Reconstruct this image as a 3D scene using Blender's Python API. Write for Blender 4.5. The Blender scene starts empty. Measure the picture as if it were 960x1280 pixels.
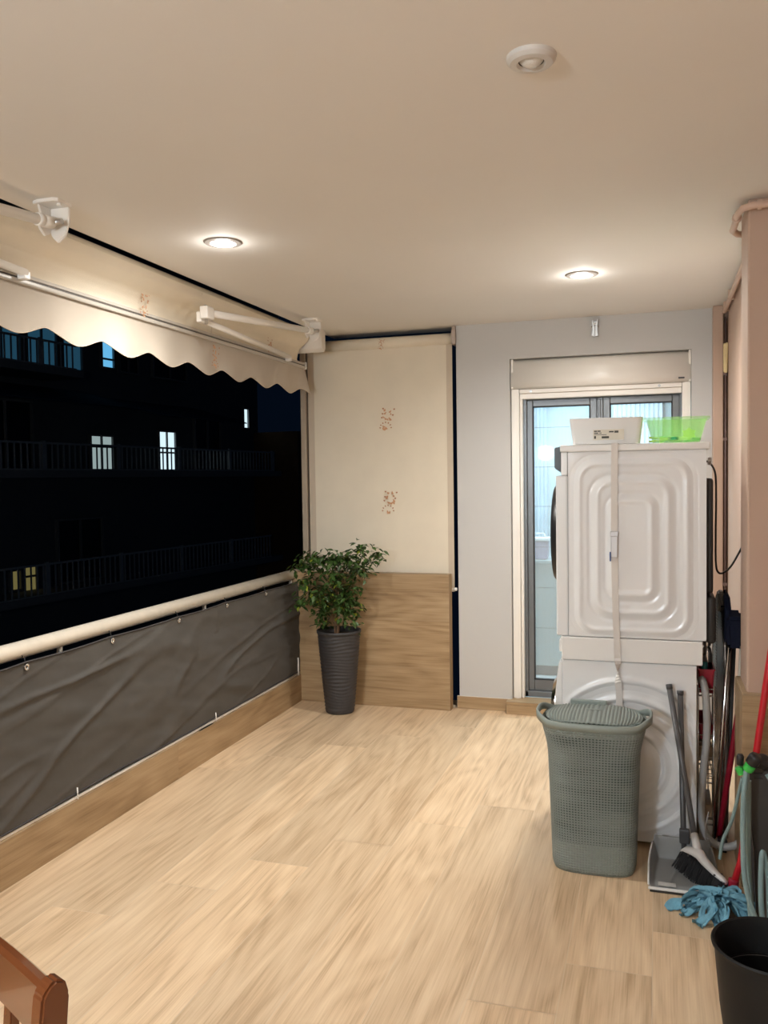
import bpy, bmesh, math, random
from mathutils import Vector, Matrix, noise
random.seed(7)
SC = bpy.context.scene
COL = SC.collection
PI = math.pi

# ------------------------------------------------------------------ camera, world, lights, exposure
CAM_YAW, CAM_PITCH, CAM_ROLL, CAM_F = 0.3074, -0.0395, -0.0142, 1072.85
_f = Vector((-math.sin(CAM_YAW)*math.cos(CAM_PITCH), math.cos(CAM_YAW)*math.cos(CAM_PITCH), math.sin(CAM_PITCH)))
_r = Vector((math.cos(CAM_YAW), math.sin(CAM_YAW), 0)); _u = _r.cross(_f)
_r2 = _r*math.cos(CAM_ROLL)+_u*math.sin(CAM_ROLL); _u2 = -_r*math.sin(CAM_ROLL)+_u*math.cos(CAM_ROLL)
cd = bpy.data.cameras.new('camera'); cam = bpy.data.objects.new('camera', cd); COL.objects.link(cam)
cam.matrix_world = Matrix(((_r2.x,_u2.x,-_f.x,0),(_r2.y,_u2.y,-_f.y,0),(_r2.z,_u2.z,-_f.z,1.6),(0,0,0,1)))
cd.sensor_fit = 'VERTICAL'; cd.sensor_height = 36; cd.lens = CAM_F/1280*36; cd.clip_start = 0.02; cd.clip_end = 200
SC.camera = cam

w = bpy.data.worlds.new('night_sky'); SC.world = w; w.use_nodes = True
w.node_tree.nodes['Background'].inputs[0].default_value = (0.10, 0.25, 0.6, 1)
w.node_tree.nodes['Background'].inputs[1].default_value = 0.004

SC.view_settings.view_transform = 'Standard'; SC.view_settings.look = 'None'
SC.view_settings.gamma = 1; SC.view_settings.use_curve_mapping = False
SC.view_settings.exposure = 1.50
SC.cycles.use_denoising = True
SC.cycles.max_bounces = 10; SC.cycles.diffuse_bounces = 6; SC.cycles.transparent_max_bounces = 24
SC.cycles.sample_clamp_indirect = 6; SC.cycles.caustics_reflective = False; SC.cycles.caustics_refractive = False

H = 2.63        # ceiling height
D = 5.77        # far wall
LAMPS = [(-1.785, 3.375, 42), (-0.363, 4.552, 48), (-2.05, 0.75, 18)]  # last downlight is out of view, added to light the near end
LAMP_COL = (1.0, 0.965, 0.91)
def add_light(name, kind, loc, power, color, **kw):
    l = bpy.data.lights.new(name, kind); l.energy = power; l.color = color
    for k, v in kw.items(): setattr(l, k, v)
    o = bpy.data.objects.new(name, l); COL.objects.link(o); o.location = loc
    return o
for i, (x, y, p) in enumerate(LAMPS):
    add_light('downlight_beam', 'SPOT', (x, y, H-0.022), p, LAMP_COL, spot_size=math.radians(172), spot_blend=0.9, shadow_soft_size=0.035)
    add_light('downlight_spill', 'POINT', (x, y, H-0.05), p*0.010, LAMP_COL, shadow_soft_size=0.03)
add_light('added_fill_light', 'POINT', (-1.6, -1.40, 1.95), 54, (0.86, 0.98, 1.10), shadow_soft_size=0.11)  # added fill light from behind the camera
# cool ceiling lamp of the room behind the glass door
kl = add_light('utility_room_lamp', 'AREA', (-0.5, 6.35, 2.5), 18, (0.66, 0.88, 1.0), shape='RECTANGLE', size=0.9, size_y=0.3)

# ------------------------------------------------------------------ helpers
def smooth(bm):
    for f in bm.faces: f.smooth = True
def wloc(o):
    v = Vector((0,0,0))
    while o: v += o.location; o = o.parent
    return v
def obj(name, bm, mats, parent=None, world=True, sm=False, loc=None):
    """link bm as one mesh object; world: coordinates of bm are world ones"""
    if sm: smooth(bm)
    off = Vector((0,0,0))
    if parent is not None:
        if world: off = wloc(parent)
    elif loc is not None: off = Vector(loc)
    else:
        xs=[v.co.x for v in bm.verts]; ys=[v.co.y for v in bm.verts]; zs=[v.co.z for v in bm.verts]
        off = Vector(((min(xs)+max(xs))/2,(min(ys)+max(ys))/2,min(zs)))
    for v in bm.verts: v.co -= off
    me = bpy.data.meshes.new(name); bm.to_mesh(me); bm.free()
    o = bpy.data.objects.new(name, me); COL.objects.link(o)
    if not isinstance(mats,(list,tuple)): mats=[mats]
    for m in mats: me.materials.append(m)
    if parent is not None: o.parent = parent
    else: o.location = off
    if sm and hasattr(me,'set_sharp_from_angle'): me.set_sharp_from_angle(angle=math.radians(35))
    return o
def tag(o, label=None, cat=None, group=None, kind=None):
    if label: o['label']=label
    if cat: o['category']=cat
    if group: o['group']=group
    if kind: o['kind']=kind
    return o
def thing(name, label, cat, loc, rz=0, group=None, kind=None):
    o = bpy.data.objects.new(name, None); COL.objects.link(o); o.location = loc; o.rotation_euler=(0,0,rz)
    o.empty_display_size=0.05
    return tag(o,label,cat,group,kind)
def struct(name, bm, m, sm=False): return tag(obj(name,bm,m,sm=sm), kind='structure')
def BM(): return bmesh.new()
def box(bm, x0,x1,y0,y1,z0,z1, bev=0, seg=2, mat=0, M=None):
    b = bmesh.new(); bmesh.ops.create_cube(b, size=1)
    for v in b.verts: v.co = Vector(((x0+x1)/2+v.co.x*(x1-x0),(y0+y1)/2+v.co.y*(y1-y0),(z0+z1)/2+v.co.z*(z1-z0)))
    if bev: bmesh.ops.bevel(b, geom=b.edges[:], offset=bev, segments=seg, affect='EDGES', profile=0.5)
    merge(bm,b,mat,M); return bm
def merge(bm, b, mat=0, M=None):
    vm={}
    for v in b.verts: vm[v]=bm.verts.new(M@v.co if M else v.co)
    for f in b.faces:
        try: nf=bm.faces.new([vm[v] for v in f.verts]); nf.material_index=mat; nf.smooth=f.smooth
        except ValueError: pass
    b.free()
def catmull(pts, n=8):
    P=[Vector(p) for p in pts]; out=[]
    for i in range(len(P)-1):
        p0=P[max(i-1,0)];p1=P[i];p2=P[i+1];p3=P[min(i+2,len(P)-1)]
        for k in range(n):
            t=k/n; out.append(0.5*((2*p1)+(-p0+p2)*t+(2*p0-5*p1+4*p2-p3)*t*t+(-p0+3*p1-3*p2+p3)*t**3))
    out.append(P[-1]); return out
def tube(bm, pts, r, seg=10, mat=0, cap=True, smoothpath=False, rfun=None):
    P = catmull(pts) if smoothpath else [Vector(p) for p in pts]
    rings=[]; t=(P[1]-P[0]).normalized(); a=t.orthogonal().normalized()
    for i,p in enumerate(P):
        if i==0: t2=(P[1]-P[0])
        elif i==len(P)-1: t2=(P[-1]-P[-2])
        else: t2=(P[i+1]-P[i]).normalized()+(P[i]-P[i-1]).normalized()
        t2=t2.normalized() if t2.length>1e-9 else t
        a=(a-t2*a.dot(t2)); a=a.normalized() if a.length>1e-6 else t2.orthogonal().normalized()
        b=t2.cross(a); t=t2; rr=r if rfun is None else rfun(i/(len(P)-1))*r
        rings.append([bm.verts.new(p+(a*math.cos(2*PI*k/seg)+b*math.sin(2*PI*k/seg))*rr) for k in range(seg)])
    for i in range(len(rings)-1):
        for k in range(seg):
            f=bm.faces.new((rings[i][k],rings[i][(k+1)%seg],rings[i+1][(k+1)%seg],rings[i+1][k])); f.smooth=True; f.material_index=mat
    if cap:
        f=bm.faces.new(rings[0][::-1]); f.material_index=mat; f=bm.faces.new(rings[-1]); f.material_index=mat
    return bm
def lathe(bm, prof, c=(0,0,0), seg=40, mat=0, M=None, sx=1, sy=1):
    b=bmesh.new(); rings=[]
    for r,z in prof:
        if r<1e-6: rings.append([b.verts.new((0,0,z))])
        else: rings.append([b.verts.new((r*sx*math.cos(2*PI*k/seg),r*sy*math.sin(2*PI*k/seg),z)) for k in range(seg)])
    for i in range(len(rings)-1):
        A,B=rings[i],rings[i+1]
        for k in range(seg):
            q=[A[k%len(A)],A[(k+1)%seg%len(A)],B[(k+1)%seg%len(B)],B[k%len(B)]]
            u=[]; [u.append(v) for v in q if v not in u]
            if len(u)>2: f=b.faces.new(u); f.smooth=True
    bmesh.ops.recalc_face_normals(b,faces=b.faces[:])
    merge(bm,b,mat,Matrix.Translation(c)@(M if M else Matrix.Identity(4))); return bm
def grid(bm, nu, nv, fn, mat=0, sm=True, uvfn=None):
    V=[[bm.verts.new(fn(i/nu,j/nv)) for i in range(nu+1)] for j in range(nv+1)]
    uv=bm.loops.layers.uv.verify() if uvfn else None
    for j in range(nv):
        for i in range(nu):
            f=bm.faces.new((V[j][i],V[j][i+1],V[j+1][i+1],V[j+1][i])); f.smooth=sm; f.material_index=mat
            if uvfn:
                for l,(a,c) in zip(f.loops,((i,j),(i+1,j),(i+1,j+1),(i,j+1))): l[uv].uv=uvfn(a/nu,c/nv)
    return V
def prism(bm, poly, axis, a0, a1, mat=0, bev=0):
    """extrude a 2D polygon along axis; poly pairs are the other two axes in order"""
    b=bmesh.new()
    def mk(p,a):
        q=list(p); q.insert(axis,a); return b.verts.new(q)
    A=[mk(p,a0) for p in poly]; B=[mk(p,a1) for p in poly]
    b.faces.new(A); b.faces.new(B[::-1]); n=len(poly)
    for i in range(n): b.faces.new((A[i],B[i],B[(i+1)%n],A[(i+1)%n]))
    bmesh.ops.recalc_face_normals(b,faces=b.faces[:])
    if bev: bmesh.ops.bevel(b, geom=b.edges[:], offset=bev, segments=2, affect='EDGES')
    merge(bm,b,mat); return bm

# ------------------------------------------------------------------ materials
def mat(name, col=(.8,.8,.8), rough=.5, metal=0, bump=0, bscale=60, spec=.5, vary=0, vscale=4, trans=0, alpha=1, emit=None, estr=0, coat=0, sheen=0):
    m=bpy.data.materials.new(name); m.use_nodes=True; nt=m.node_tree; b=nt.nodes['Principled BSDF']
    b.inputs['Base Color'].default_value=(*col,1); b.inputs['Roughness'].default_value=rough; b.inputs['Metallic'].default_value=metal
    b.inputs['Specular IOR Level'].default_value=spec; b.inputs['Transmission Weight'].default_value=trans; b.inputs['Alpha'].default_value=alpha
    b.inputs['Coat Weight'].default_value=coat; b.inputs['Sheen Weight'].default_value=sheen
    if emit: b.inputs['Emission Color'].default_value=(*emit,1); b.inputs['Emission Strength'].default_value=estr
    tc=nt.nodes.new('ShaderNodeTexCoord')
    if vary:
        n=nt.nodes.new('ShaderNodeTexNoise'); n.inputs['Scale'].default_value=vscale; n.inputs['Detail'].default_value=4
        nt.links.new(tc.outputs['Object'],n.inputs['Vector'])
        mx=nt.nodes.new('ShaderNodeMix'); mx.data_type='RGBA'
        mx.inputs[6].default_value=(*[c*(1-vary) for c in col],1); mx.inputs[7].default_value=(*[min(1,c*(1+vary)) for c in col],1)
        nt.links.new(n.outputs[0],mx.inputs[0]); nt.links.new(mx.outputs[2],b.inputs['Base Color'])
    if bump:
        n=nt.nodes.new('ShaderNodeTexNoise'); n.inputs['Scale'].default_value=bscale; n.inputs['Detail'].default_value=3
        nt.links.new(tc.outputs['Object'],n.inputs['Vector'])
        bp=nt.nodes.new('ShaderNodeBump'); bp.inputs['Strength'].default_value=bump; bp.inputs['Distance'].default_value=0.002
        nt.links.new(n.outputs[0],bp.inputs['Height']); nt.links.new(bp.outputs[0],b.inputs['Normal'])
    return m
def wood_tile(name, c_dark, c_mid, c_light, rough=.42, bump=.15, random_tint=.11):
    """wood-look porcelain: UV in metres, v along the grain"""
    m=bpy.data.materials.new(name); m.use_nodes=True; nt=m.node_tree; N=nt.nodes; L=nt.links; b=N['Principled BSDF']
    uv=N.new('ShaderNodeUVMap')
    def noise_(sx,sy,scale,det=6,dist=0.0):
        mp=N.new('ShaderNodeMapping'); mp.inputs['Scale'].default_value=(sx,sy,1); L.new(uv.outputs[0],mp.inputs['Vector'])
        n=N.new('ShaderNodeTexNoise'); n.inputs['Scale'].default_value=scale; n.inputs['Detail'].default_value=det; n.inputs['Distortion'].default_value=dist
        L.new(mp.outputs[0],n.inputs['Vector']); return n
    fine=noise_(1,.02,200,5); mid=noise_(1,.05,38,5,.2); big=noise_(1,.20,7,3)
    # cathedral figure: rings of a low noise
    fig=noise_(1,.14,3.6,1.5,.1)
    mul=N.new('ShaderNodeMath'); mul.operation='MULTIPLY'; mul.inputs[1].default_value=26; L.new(fig.outputs[0],mul.inputs[0])
    frac=N.new('ShaderNodeMath'); frac.operation='PINGPONG'; frac.inputs[1].default_value=1; L.new(mul.outputs[0],frac.inputs[0])
    def wsum(pairs):
        acc=None
        for s,wt in pairs:
            q=N.new('ShaderNodeMath'); q.operation='MULTIPLY'; q.inputs[1].default_value=wt; L.new(s,q.inputs[0])
            if acc is None: acc=q.outputs[0]
            else:
                a=N.new('ShaderNodeMath'); a.operation='ADD'; L.new(acc,a.inputs[0]); L.new(q.outputs[0],a.inputs[1]); acc=a.outputs[0]
        return acc
    s=wsum([(fine.outputs[0],.28),(mid.outputs[0],.34),(big.outputs[0],.30),(frac.outputs[0],.08)])
    cr=N.new('ShaderNodeValToRGB'); L.new(s,cr.inputs[0]); e=cr.color_ramp.elements
    e[0].position=.375; e[0].color=(*c_dark,1); e[1].position=.635; e[1].color=(*c_light,1)
    k=cr.color_ramp.elements.new(.49); k.color=(*c_mid,1)
    at=N.new('ShaderNodeAttribute'); at.attribute_name='tint'; at.attribute_type='GEOMETRY'
    mr=N.new('ShaderNodeMapRange'); mr.inputs[3].default_value=1-random_tint; mr.inputs[4].default_value=1+random_tint; L.new(at.outputs['Fac'],mr.inputs[0])
    vm=N.new('ShaderNodeVectorMath'); vm.operation='SCALE'; L.new(cr.outputs[0],vm.inputs[0]); L.new(mr.outputs[0],vm.inputs['Scale'])
    L.new(vm.outputs[0],b.inputs['Base Color'])
    b.inputs['Roughness'].default_value=rough; b.inputs['Specular IOR Level'].default_value=.4
    bp=N.new('ShaderNodeBump'); bp.inputs['Strength'].default_value=bump; bp.inputs['Distance'].default_value=.0015
    L.new(s,bp.inputs['Height']); L.new(bp.outputs[0],b.inputs['Normal'])
    return m
WOODF=wood_tile('oak_look_floor_tile',(.50,.345,.205),(.68,.50,.32),(.80,.62,.42))
WOODW=wood_tile('oak_look_wall_tile',(.27,.175,.09),(.38,.26,.142),(.47,.34,.20),random_tint=.05)
GROUTW=mat('brown_grout',(.40,.29,.18),.9,bump=.2)
GROUT=mat('grout',(.72,.58,.42),.9,bump=.2)
CEIL=mat('ceiling_paint',(.82,.80,.77),.75,bump=.25,bscale=25,vary=.03,vscale=1.5)
BLUEP=mat('pale_grey_blue_paint',(.56,.56,.555),.7,bump=.25,bscale=90)
PINK=mat('dusty_pink_paint',(.50,.355,.275),.6,bump=.25,bscale=50,vary=.05,vscale=3)
PLASTER=mat('outer_wall_paint',(.65,.6,.52),.85,bump=.3,bscale=40)
WHITE=mat('white_enamel',(.81,.83,.85),.22,spec=.5,bump=.03,bscale=15)
WPLAST=mat('white_plastic',(.82,.82,.81),.35)
WMETAL=mat('white_lacquered_aluminium',(.86,.83,.78),.32,spec=.6,bump=.05,bscale=20)
AWMET=mat('warm_grey_aluminium',(.50,.47,.42),.35,spec=.5,vary=.04)
CREAMTUBE=mat('cream_lacquered_tube',(.80,.74,.63),.3,vary=.12,vscale=18,bump=.1,bscale=30)
GREYAL=mat('grey_aluminium',(.17,.18,.19),.35,metal=.5,vary=.05)
DARKGASK=mat('dark_gasket',(.02,.02,.022),.6,vary=.1)
CHROME=mat('chrome',(.75,.75,.76),.15,metal=1,vary=.05)
STEEL=mat('brushed_steel',(.5,.5,.5),.35,metal=1,vary=.1)
BLACKP=mat('black_plastic',(.018,.018,.02),.35,vary=.1,vscale=20)
BLACKG=mat('black_gloss',(.01,.01,.012),.08,vary=.1)
DKGREY=mat('dark_grey_plastic',(.07,.07,.075),.4,vary=.1)
RUBBER=mat('black_rubber',(.025,.022,.02),.6,bump=.3,bscale=120)
RED=mat('red_enamel',(.50,.012,.022),.3,vary=.08)
REDPL=mat('dark_red_plastic',(.32,.01,.03),.4,vary=.1)
def fabric(name,col,scale=260,rough=.85,str_=.3,vary=.07,trl=0):
    m=mat(name,col,rough,vary=vary,vscale=5,spec=.2); nt=m.node_tree; N=nt.nodes; L=nt.links; b=N['Principled BSDF']
    tc=N.new('ShaderNodeTexCoord'); w1=N.new('ShaderNodeTexWave'); w1.bands_direction='Y'; w1.inputs['Scale'].default_value=scale
    w2=N.new('ShaderNodeTexWave'); w2.bands_direction='Z'; w2.inputs['Scale'].default_value=scale
    for q in (w1,w2): L.new(tc.outputs['Object'],q.inputs['Vector'])
    a=N.new('ShaderNodeMath'); L.new(w1.outputs[1],a.inputs[0]); L.new(w2.outputs[1],a.inputs[1])
    bp=N.new('ShaderNodeBump'); bp.inputs['Strength'].default_value=str_; bp.inputs['Distance'].default_value=.0008
    L.new(a.outputs[0],bp.inputs['Height']); L.new(bp.outputs[0],b.inputs['Normal'])
    return m
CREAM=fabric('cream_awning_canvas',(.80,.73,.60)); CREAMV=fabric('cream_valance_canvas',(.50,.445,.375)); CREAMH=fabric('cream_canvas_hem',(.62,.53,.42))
SCREENF=fabric('charcoal_screen_fabric',(.10,.095,.088),scale=200,rough=.75,vary=.15)
PRINT=mat('orange_flower_print',(.60,.34,.19),.85,vary=.25,vscale=60); PRINT2=mat('brown_flower_print',(.45,.22,.12),.85,vary=.1)
NAVY=fabric('navy_cloth',(.007,.010,.026),scale=150); BLUECL=mat('blue_microfibre',(.17,.38,.50),.95,bump=.8,bscale=300,vary=.25,vscale=30,spec=.1)
POTM=mat('charcoal_pot_plastic',(.04,.038,.04),.55,bump=.1,bscale=100); SOIL=mat('soil',(.025,.015,.01),.95,bump=1,bscale=90,vary=.4,vscale=60)
LEAF=mat('ficus_leaf',(.045,.095,.02),.35,vary=.5,vscale=9,spec=.5); LEAFY=mat('yellowing_leaf',(.30,.36,.04),.4,vary=.2)
BARK=mat('ficus_bark',(.20,.11,.055),.85,bump=.5,bscale=60,vary=.2)
SAGE=(.265,.315,.295)
GREENT=mat('translucent_green_plastic',(.42,.85,.28),.25,vary=.03); 
GREENT.node_tree.nodes['Principled BSDF'].inputs['Alpha'].default_value=.34
GLASS=mat('door_glass',(.9,.95,.95),.02,vary=.01); GLASS.node_tree.nodes['Principled BSDF'].inputs['Alpha'].default_value=.14
PLEAT=mat('pleated_net',(.45,.55,.57),.9,vary=.02); PLEAT.node_tree.nodes['Principled BSDF'].inputs['Alpha'].default_value=.26
HOSEG=mat('blue_grey_garden_hose',(.20,.30,.31),.4,vary=.1,vscale=20); HOSEW=mat('grey_drain_hose',(.38,.38,.38),.5,vary=.08)
GREENC=mat('bright_green_plastic',(.05,.50,.08),.35,vary=.1); BRUSHM=mat('bristles',(.03,.03,.033),.8,bump=1,bscale=400)
VARN=mat('varnished_red_brown_wood',(.15,.047,.016),.14,vary=.12,vscale=14,coat=.4)
FOAM=mat('aged_foam',(.68,.55,.30),.95,bump=1,bscale=120,vary=.1,vscale=40)
BLUEW=mat('pale_blue_wall_tile',(.62,.76,.80),.35,vary=.04); 

# tiles: a quad per plank with its own grain offset and tint
def plank_faces(bm, quads, gap=.0016):
    """quads: (origin, udir, ulen, vdir, vlen) faces; v is the grain direction"""
    uv=bm.loops.layers.uv.verify(); tl=bm.faces.layers.float.get('tint') or bm.faces.layers.float.new('tint')
    for o,ud,ul,vd,vl in quads:
        o=Vector(o);ud=Vector(ud);vd=Vector(vd)
        a,b,c,d=[bm.verts.new(o+ud*x+vd*y) for x,y in ((gap,gap),(ul-gap,gap),(ul-gap,vl-gap),(gap,vl-gap))]
        f=bm.faces.new((a,b,c,d)); ou,ov=random.uniform(0,50),random.uniform(0,50)
        for l,(x,y) in zip(f.loops,((0,0),(ul,0),(ul,vl),(0,vl))): l[uv].uv=(ou+x,ov+y)
        f[tl]=random.random(); f.material_index=0

# ------------------------------------------------------------------ room shell
XC=-2.45      # curb face
bm=BM(); PW=.271; LEN=1.83; X0=-.0145; YB=-1.6; quads=[]
for c in range(-4,10):
    xa=X0-PW*c; xb=xa+PW
    if xb<XC or xa>.96: continue
    xa=max(xa,XC); xb=min(xb,.96)
    y0=3.085-.283*(c) ; y0-=LEN*math.ceil((y0-YB)/LEN)
    y=y0
    while y<D:
        a=max(y,YB); b=min(y+LEN,D)
        if b-a>.01: quads.append(((xa,a,0),(1,0,0),xb-xa,(0,1,0),b-a))
        y+=LEN
plank_faces(bm,quads)
box(bm,XC-.3,1.1,YB,D+.2,-.15,-.001,mat=1)
fl=struct('floor',bm,[WOODF,GROUT])

bm=BM(); box(bm,-2.26,1.1,YB-.1,D+.2,H,H+.18); struct('ceiling',bm,CEIL)
# left curb clad in wood-look tile
bm=BM(); CZ=.19; y=YB; q=[]
for a,b in ((YB,-.4),(-.4,1.07),(1.07,2.535),(2.535,4.0),(4.0,5.47),(5.47,5.74)): q.append(((XC+.0015,a,0),(0,0,1),CZ,(0,1,0),b-a))
plank_faces(bm,q)
q=[((XC-.12,a,CZ+.0012),(1,0,0),.12,(0,1,0),1.5) for a in (YB,-.1,1.4,2.9,4.24)]
plank_faces(bm,q)
box(bm,XC-.14,XC,YB,5.74,-.15,CZ,mat=1); struct('wall_left',bm,[WOODW,GROUTW])
bm=BM(); box(bm,XC-.032,XC-.012,YB,5.72,CZ+.002,CZ+.014,.002); tag(obj('trim_1',bm,WMETAL),kind='structure')
# low tiled divider below the side blind
DX1=-1.345
bm=BM(); q=[]
zs=[0,.285,.615,.935]
for i in range(3):
    q.append(((-2.52,5.6785,zs[i]),(0,0,1),zs[i+1]-zs[i],(1,0,0),DX1+2.52))
q.append(((DX1+.0015,5.68,0),(0,1,0),.075,(0,0,1),.935)); q.append(((-2.52,5.68,.9365),(0,1,0),.075,(1,0,0),DX1+2.52))
plank_faces(bm,q); box(bm,-2.52,DX1,5.68,5.755,-.05,.935,mat=1); struct('wall_divider',bm,[WOODW,GROUTW])
# far wall with the door niche
NX0,NX1,NZ=-.935,.213,2.385
bm=BM(); box(bm,-1.30,NX0,D,D+.22,0,H); box(bm,NX1,.62,D,D+.22,0,H); box(bm,NX0,NX1,D,D+.22,NZ,H); struct('wall_back',bm,BLUEP)
bm=BM(); plank_faces(bm,[((-1.315,D-.0125,0),(0,0,1),.088,(1,0,0),.37),((-.945,D-.0125,0),(0,1,0),.02,(0,0,1),.088)]); box(bm,-1.315,-.945,D-.012,D,0,.088,.001,mat=1); struct('baseboard_back',bm,[WOODW,PLASTER])
# step in front of the door
bm=BM(); plank_faces(bm,[((-.965,5.699,0),(0,0,1),.066,(1,0,0),1.2),((-.965,5.695,.086),(0,1,0),.16,(1,0,0),1.2),((-.965,5.693,.068),(0,0,1),.018,(1,0,0),1.2),((-.966,5.70,0),(0,1,0),.1,(0,0,1),.068)])
box(bm,-.965,.235,5.70,5.85,0,.068,mat=1); box(bm,-.965,.235,5.694,5.85,.068,.085,mat=1); struct('trim_2',bm,[WOODW,GROUTW])
# right wall, corner column, pillar with tiled dado
bm=BM(); box(bm,.42,.62,3.7,5.66,0,H); struct('wall_right',bm,PINK)
bm=BM(); box(bm,.335,.395,5.69,D,0,H,.006); box(bm,.395,.62,5.745,D,0,H); struct('wall_corner',bm,PINK)
bm=BM(); box(bm,.331,1.0,3.54,3.80,.75,H,.008); struct('wall_pillar',bm,PINK)
bm=BM(); q=[((.3115,3.52,0),(0,1,0),.30,(0,0,1),.75),((.312,3.5185,.375),(0,0,1),.375,(1,0,0),.68),((.312,3.5185,0),(0,0,1),.375,(1,0,0),.68)]
plank_faces(bm,q); box(bm,.312,1.0,3.52,3.82,0,.75,mat=1); box(bm,.314,1.0,3.522,3.818,.75,.757,.002,mat=1); struct('wall_dado',bm,[WOODW,GROUTW])
bm=BM(); box(bm,.96,1.1,YB,3.54,0,H); struct('wall_side',bm,PINK)
bm=BM(); box(bm,-2.5,1.1,YB-.1,YB,0,H); struct('wall_front',bm,PLASTER)
# ------------------------------------------------------------------ balcony door, shutter, utility room
bm=BM(); y0,y1=5.865,5.925
box(bm,-.86,.165,y0,y1,.085,.125,.003); box(bm,-.86,.165,y0,y1,2.115,2.175,.003)
box(bm,-.86,-.838,y0,y1,.085,2.175,.003); box(bm,.143,.165,y0,y1,.085,2.175,.003)
door=struct('door_1',bm,GREYAL)
def leaf(x0,x1,yy):
    b=BM(); t=.045
    box(b,x0,x0+t,yy,yy+.03,.125,2.115,.004); box(b,x1-t,x1,yy,yy+.03,.125,2.115,.004)
    box(b,x0+t,x1-t,yy,yy+.03,.125,.20,.004); box(b,x0+t,x1-t,yy,yy+.03,2.07,2.115,.004)
    l=obj('door_leaf',b,GREYAL,door)
    b=BM(); g=.006; a0,a1,z0,z1=x0+t,x1-t,.20,2.07
    for q in ((a0,a0+g,z0,z1),(a1-g,a1,z0,z1),(a0,a1,z0,z0+g),(a0,a1,z1-g,z1)): box(b,q[0],q[1],yy-.003,yy+.028,q[2],q[3])
    obj('gasket',b,DARKGASK,l)
    b=BM(); box(b,a0,a1,yy+.012,yy+.018,z0,z1); obj('glass_pane',b,GLASS,l)
    return l
l1=leaf(-.845,-.375,5.895); l2=leaf(-.335,.145,5.885)
bm=BM(); box(bm,-.375,-.335,5.887,5.925,.125,2.115,.004); box(bm,-.362,-.350,5.872,5.888,.14,2.10,.003); obj('meeting_stile',bm,GREYAL,door)
bm=BM(); box(bm,-.392,-.375,5.86,5.896,.98,1.2,.006); obj('door_handle',bm,DKGREY,door)
# pleated insect screen behind the left leaf
t=thing('insect_screen','pleated pale insect screen stretched behind the left glass leaf of the door','insect screen',(-.61,5.95,.125))
bm=BM(); n=34; x0,x1=-.83,-.375; pr=[(x0+(x1-x0)*i/n, 5.945+(.007 if i%2 else -.007)) for i in range(n+1)]
V=[[bm.verts.new((x,y,z)) for x,y in pr] for z in (.14,2.10)]
for i in range(n): bm.faces.new((V[0][i],V[0][i+1],V[1][i+1],V[1][i]))
obj('pleated_net',bm,PLEAT,t)
for z in (.55,.83,1.11,1.39,1.66,1.93): bm=BM(); tube(bm,[(x0,5.945,z),(x1,5.945,z)],.0016,6); obj('tension_cord',bm,DKGREY,t)
for z in (2.10,.125): bm=BM(); box(bm,x0-.008,x1+.008,5.935,5.955,z,z+.015,.002); obj('rail',bm,GREYAL,t)
# roller shutter
t=thing('roller_shutter','white roller shutter box with side guides set in the niche above the glass door','roller shutter',(-.36,5.82,.085))
prof=[(5.92,2.185),(5.795,2.185),(5.782,2.20),(5.778,2.235),(5.780,2.27),(5.79,2.315),(5.795,2.36),(5.82,2.381),(5.98,2.382)]
bm=BM(); prism(bm,prof,0,-.930,.208); smooth(bm); obj('shutter_box',bm,WMETAL,t)
for a in (-.930,.197): bm=BM(); box(bm,a,a+.015,5.785,5.92,2.183,2.384,.003); obj('end_cap',bm,WMETAL,t)
for (a,b) in ((-.930,-.878),(.158,.210)):
    bm=BM(); box(bm,a,b,5.80,5.86,.086,2.183,.004); box(bm,a+.018,b-.014,5.796,5.80,.086,2.183,.001)
    obj('guide_rail',bm,WMETAL,t)
bm=BM(); box(bm,-.876,.156,5.812,5.862,2.155,2.183,.003); box(bm,-.876,.156,5.825,5.862,2.118,2.154,.004); obj('screen_cassette',bm,WMETAL,t)
bm=BM(); box(bm,-.876,-.858,5.82,5.862,.086,2.118,.003); box(bm,-.868,-.862,5.815,5.82,.086,2.118,.001); obj('screen_guide',bm,WMETAL,t)
for x in (-.80,.02): bm=BM(); tube(bm,[(x,5.808,2.168),(x,5.812,2.168)],.009,14); obj('screw_cap',bm,STEEL,t)
bm=BM(); box(bm,.135,.172,5.7765,5.7795,2.203,2.213,.001); obj('maker_plate',bm,DKGREY,t)
# utility room behind
bm=BM()
box(bm,-1.295,-1.20,5.99,7.6,-.05,2.6); box(bm,.6,.7,5.99,7.6,-.05,2.6); box(bm,-1.295,.7,7.5,7.6,-.05,2.6); box(bm,-1.295,.7,5.99,7.6,2.55,2.65)
box(bm,-1.295,-.93,5.93,5.99,-.05,2.6); box(bm,.21,.7,5.93,5.99,-.05,2.6); box(bm,-1.295,.7,5.93,5.99,2.18,2.6)
struct('wall_utility',bm,BLUEW)
bm=BM(); box(bm,-1.295,.7,5.93,7.6,-.05,.06); struct('floor_utility',bm,mat('white_marble_tile',(.7,.74,.74),.3,vary=.08,vscale=6))
bm=BM(); box(bm,-1.195,.0,6.62,6.95,.14,.93,.003); box(bm,-1.195,.0,6.60,6.98,.93,.955,.004,mat=0); box(bm,-1.195,.0,6.65,6.9,.06,.14,mat=1)
tag(obj('low_cabinet',bm,[mat('grey_green_panel',(.36,.44,.44),.5,vary=.05),mat('dark_plinth',(.08,.07,.07),.5,vary=.1)]),'low grey-green cabinet on a dark plinth seen through the left glass pane','cabinet')
PURP=mat('lilac_print_plastic',(.33,.30,.42),.5,vary=.55,vscale=28)
t=thing('detergent_tub','white and lilac detergent tub standing on the cabinet behind the glass door','tub',(-.87,6.68,.956))
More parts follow.
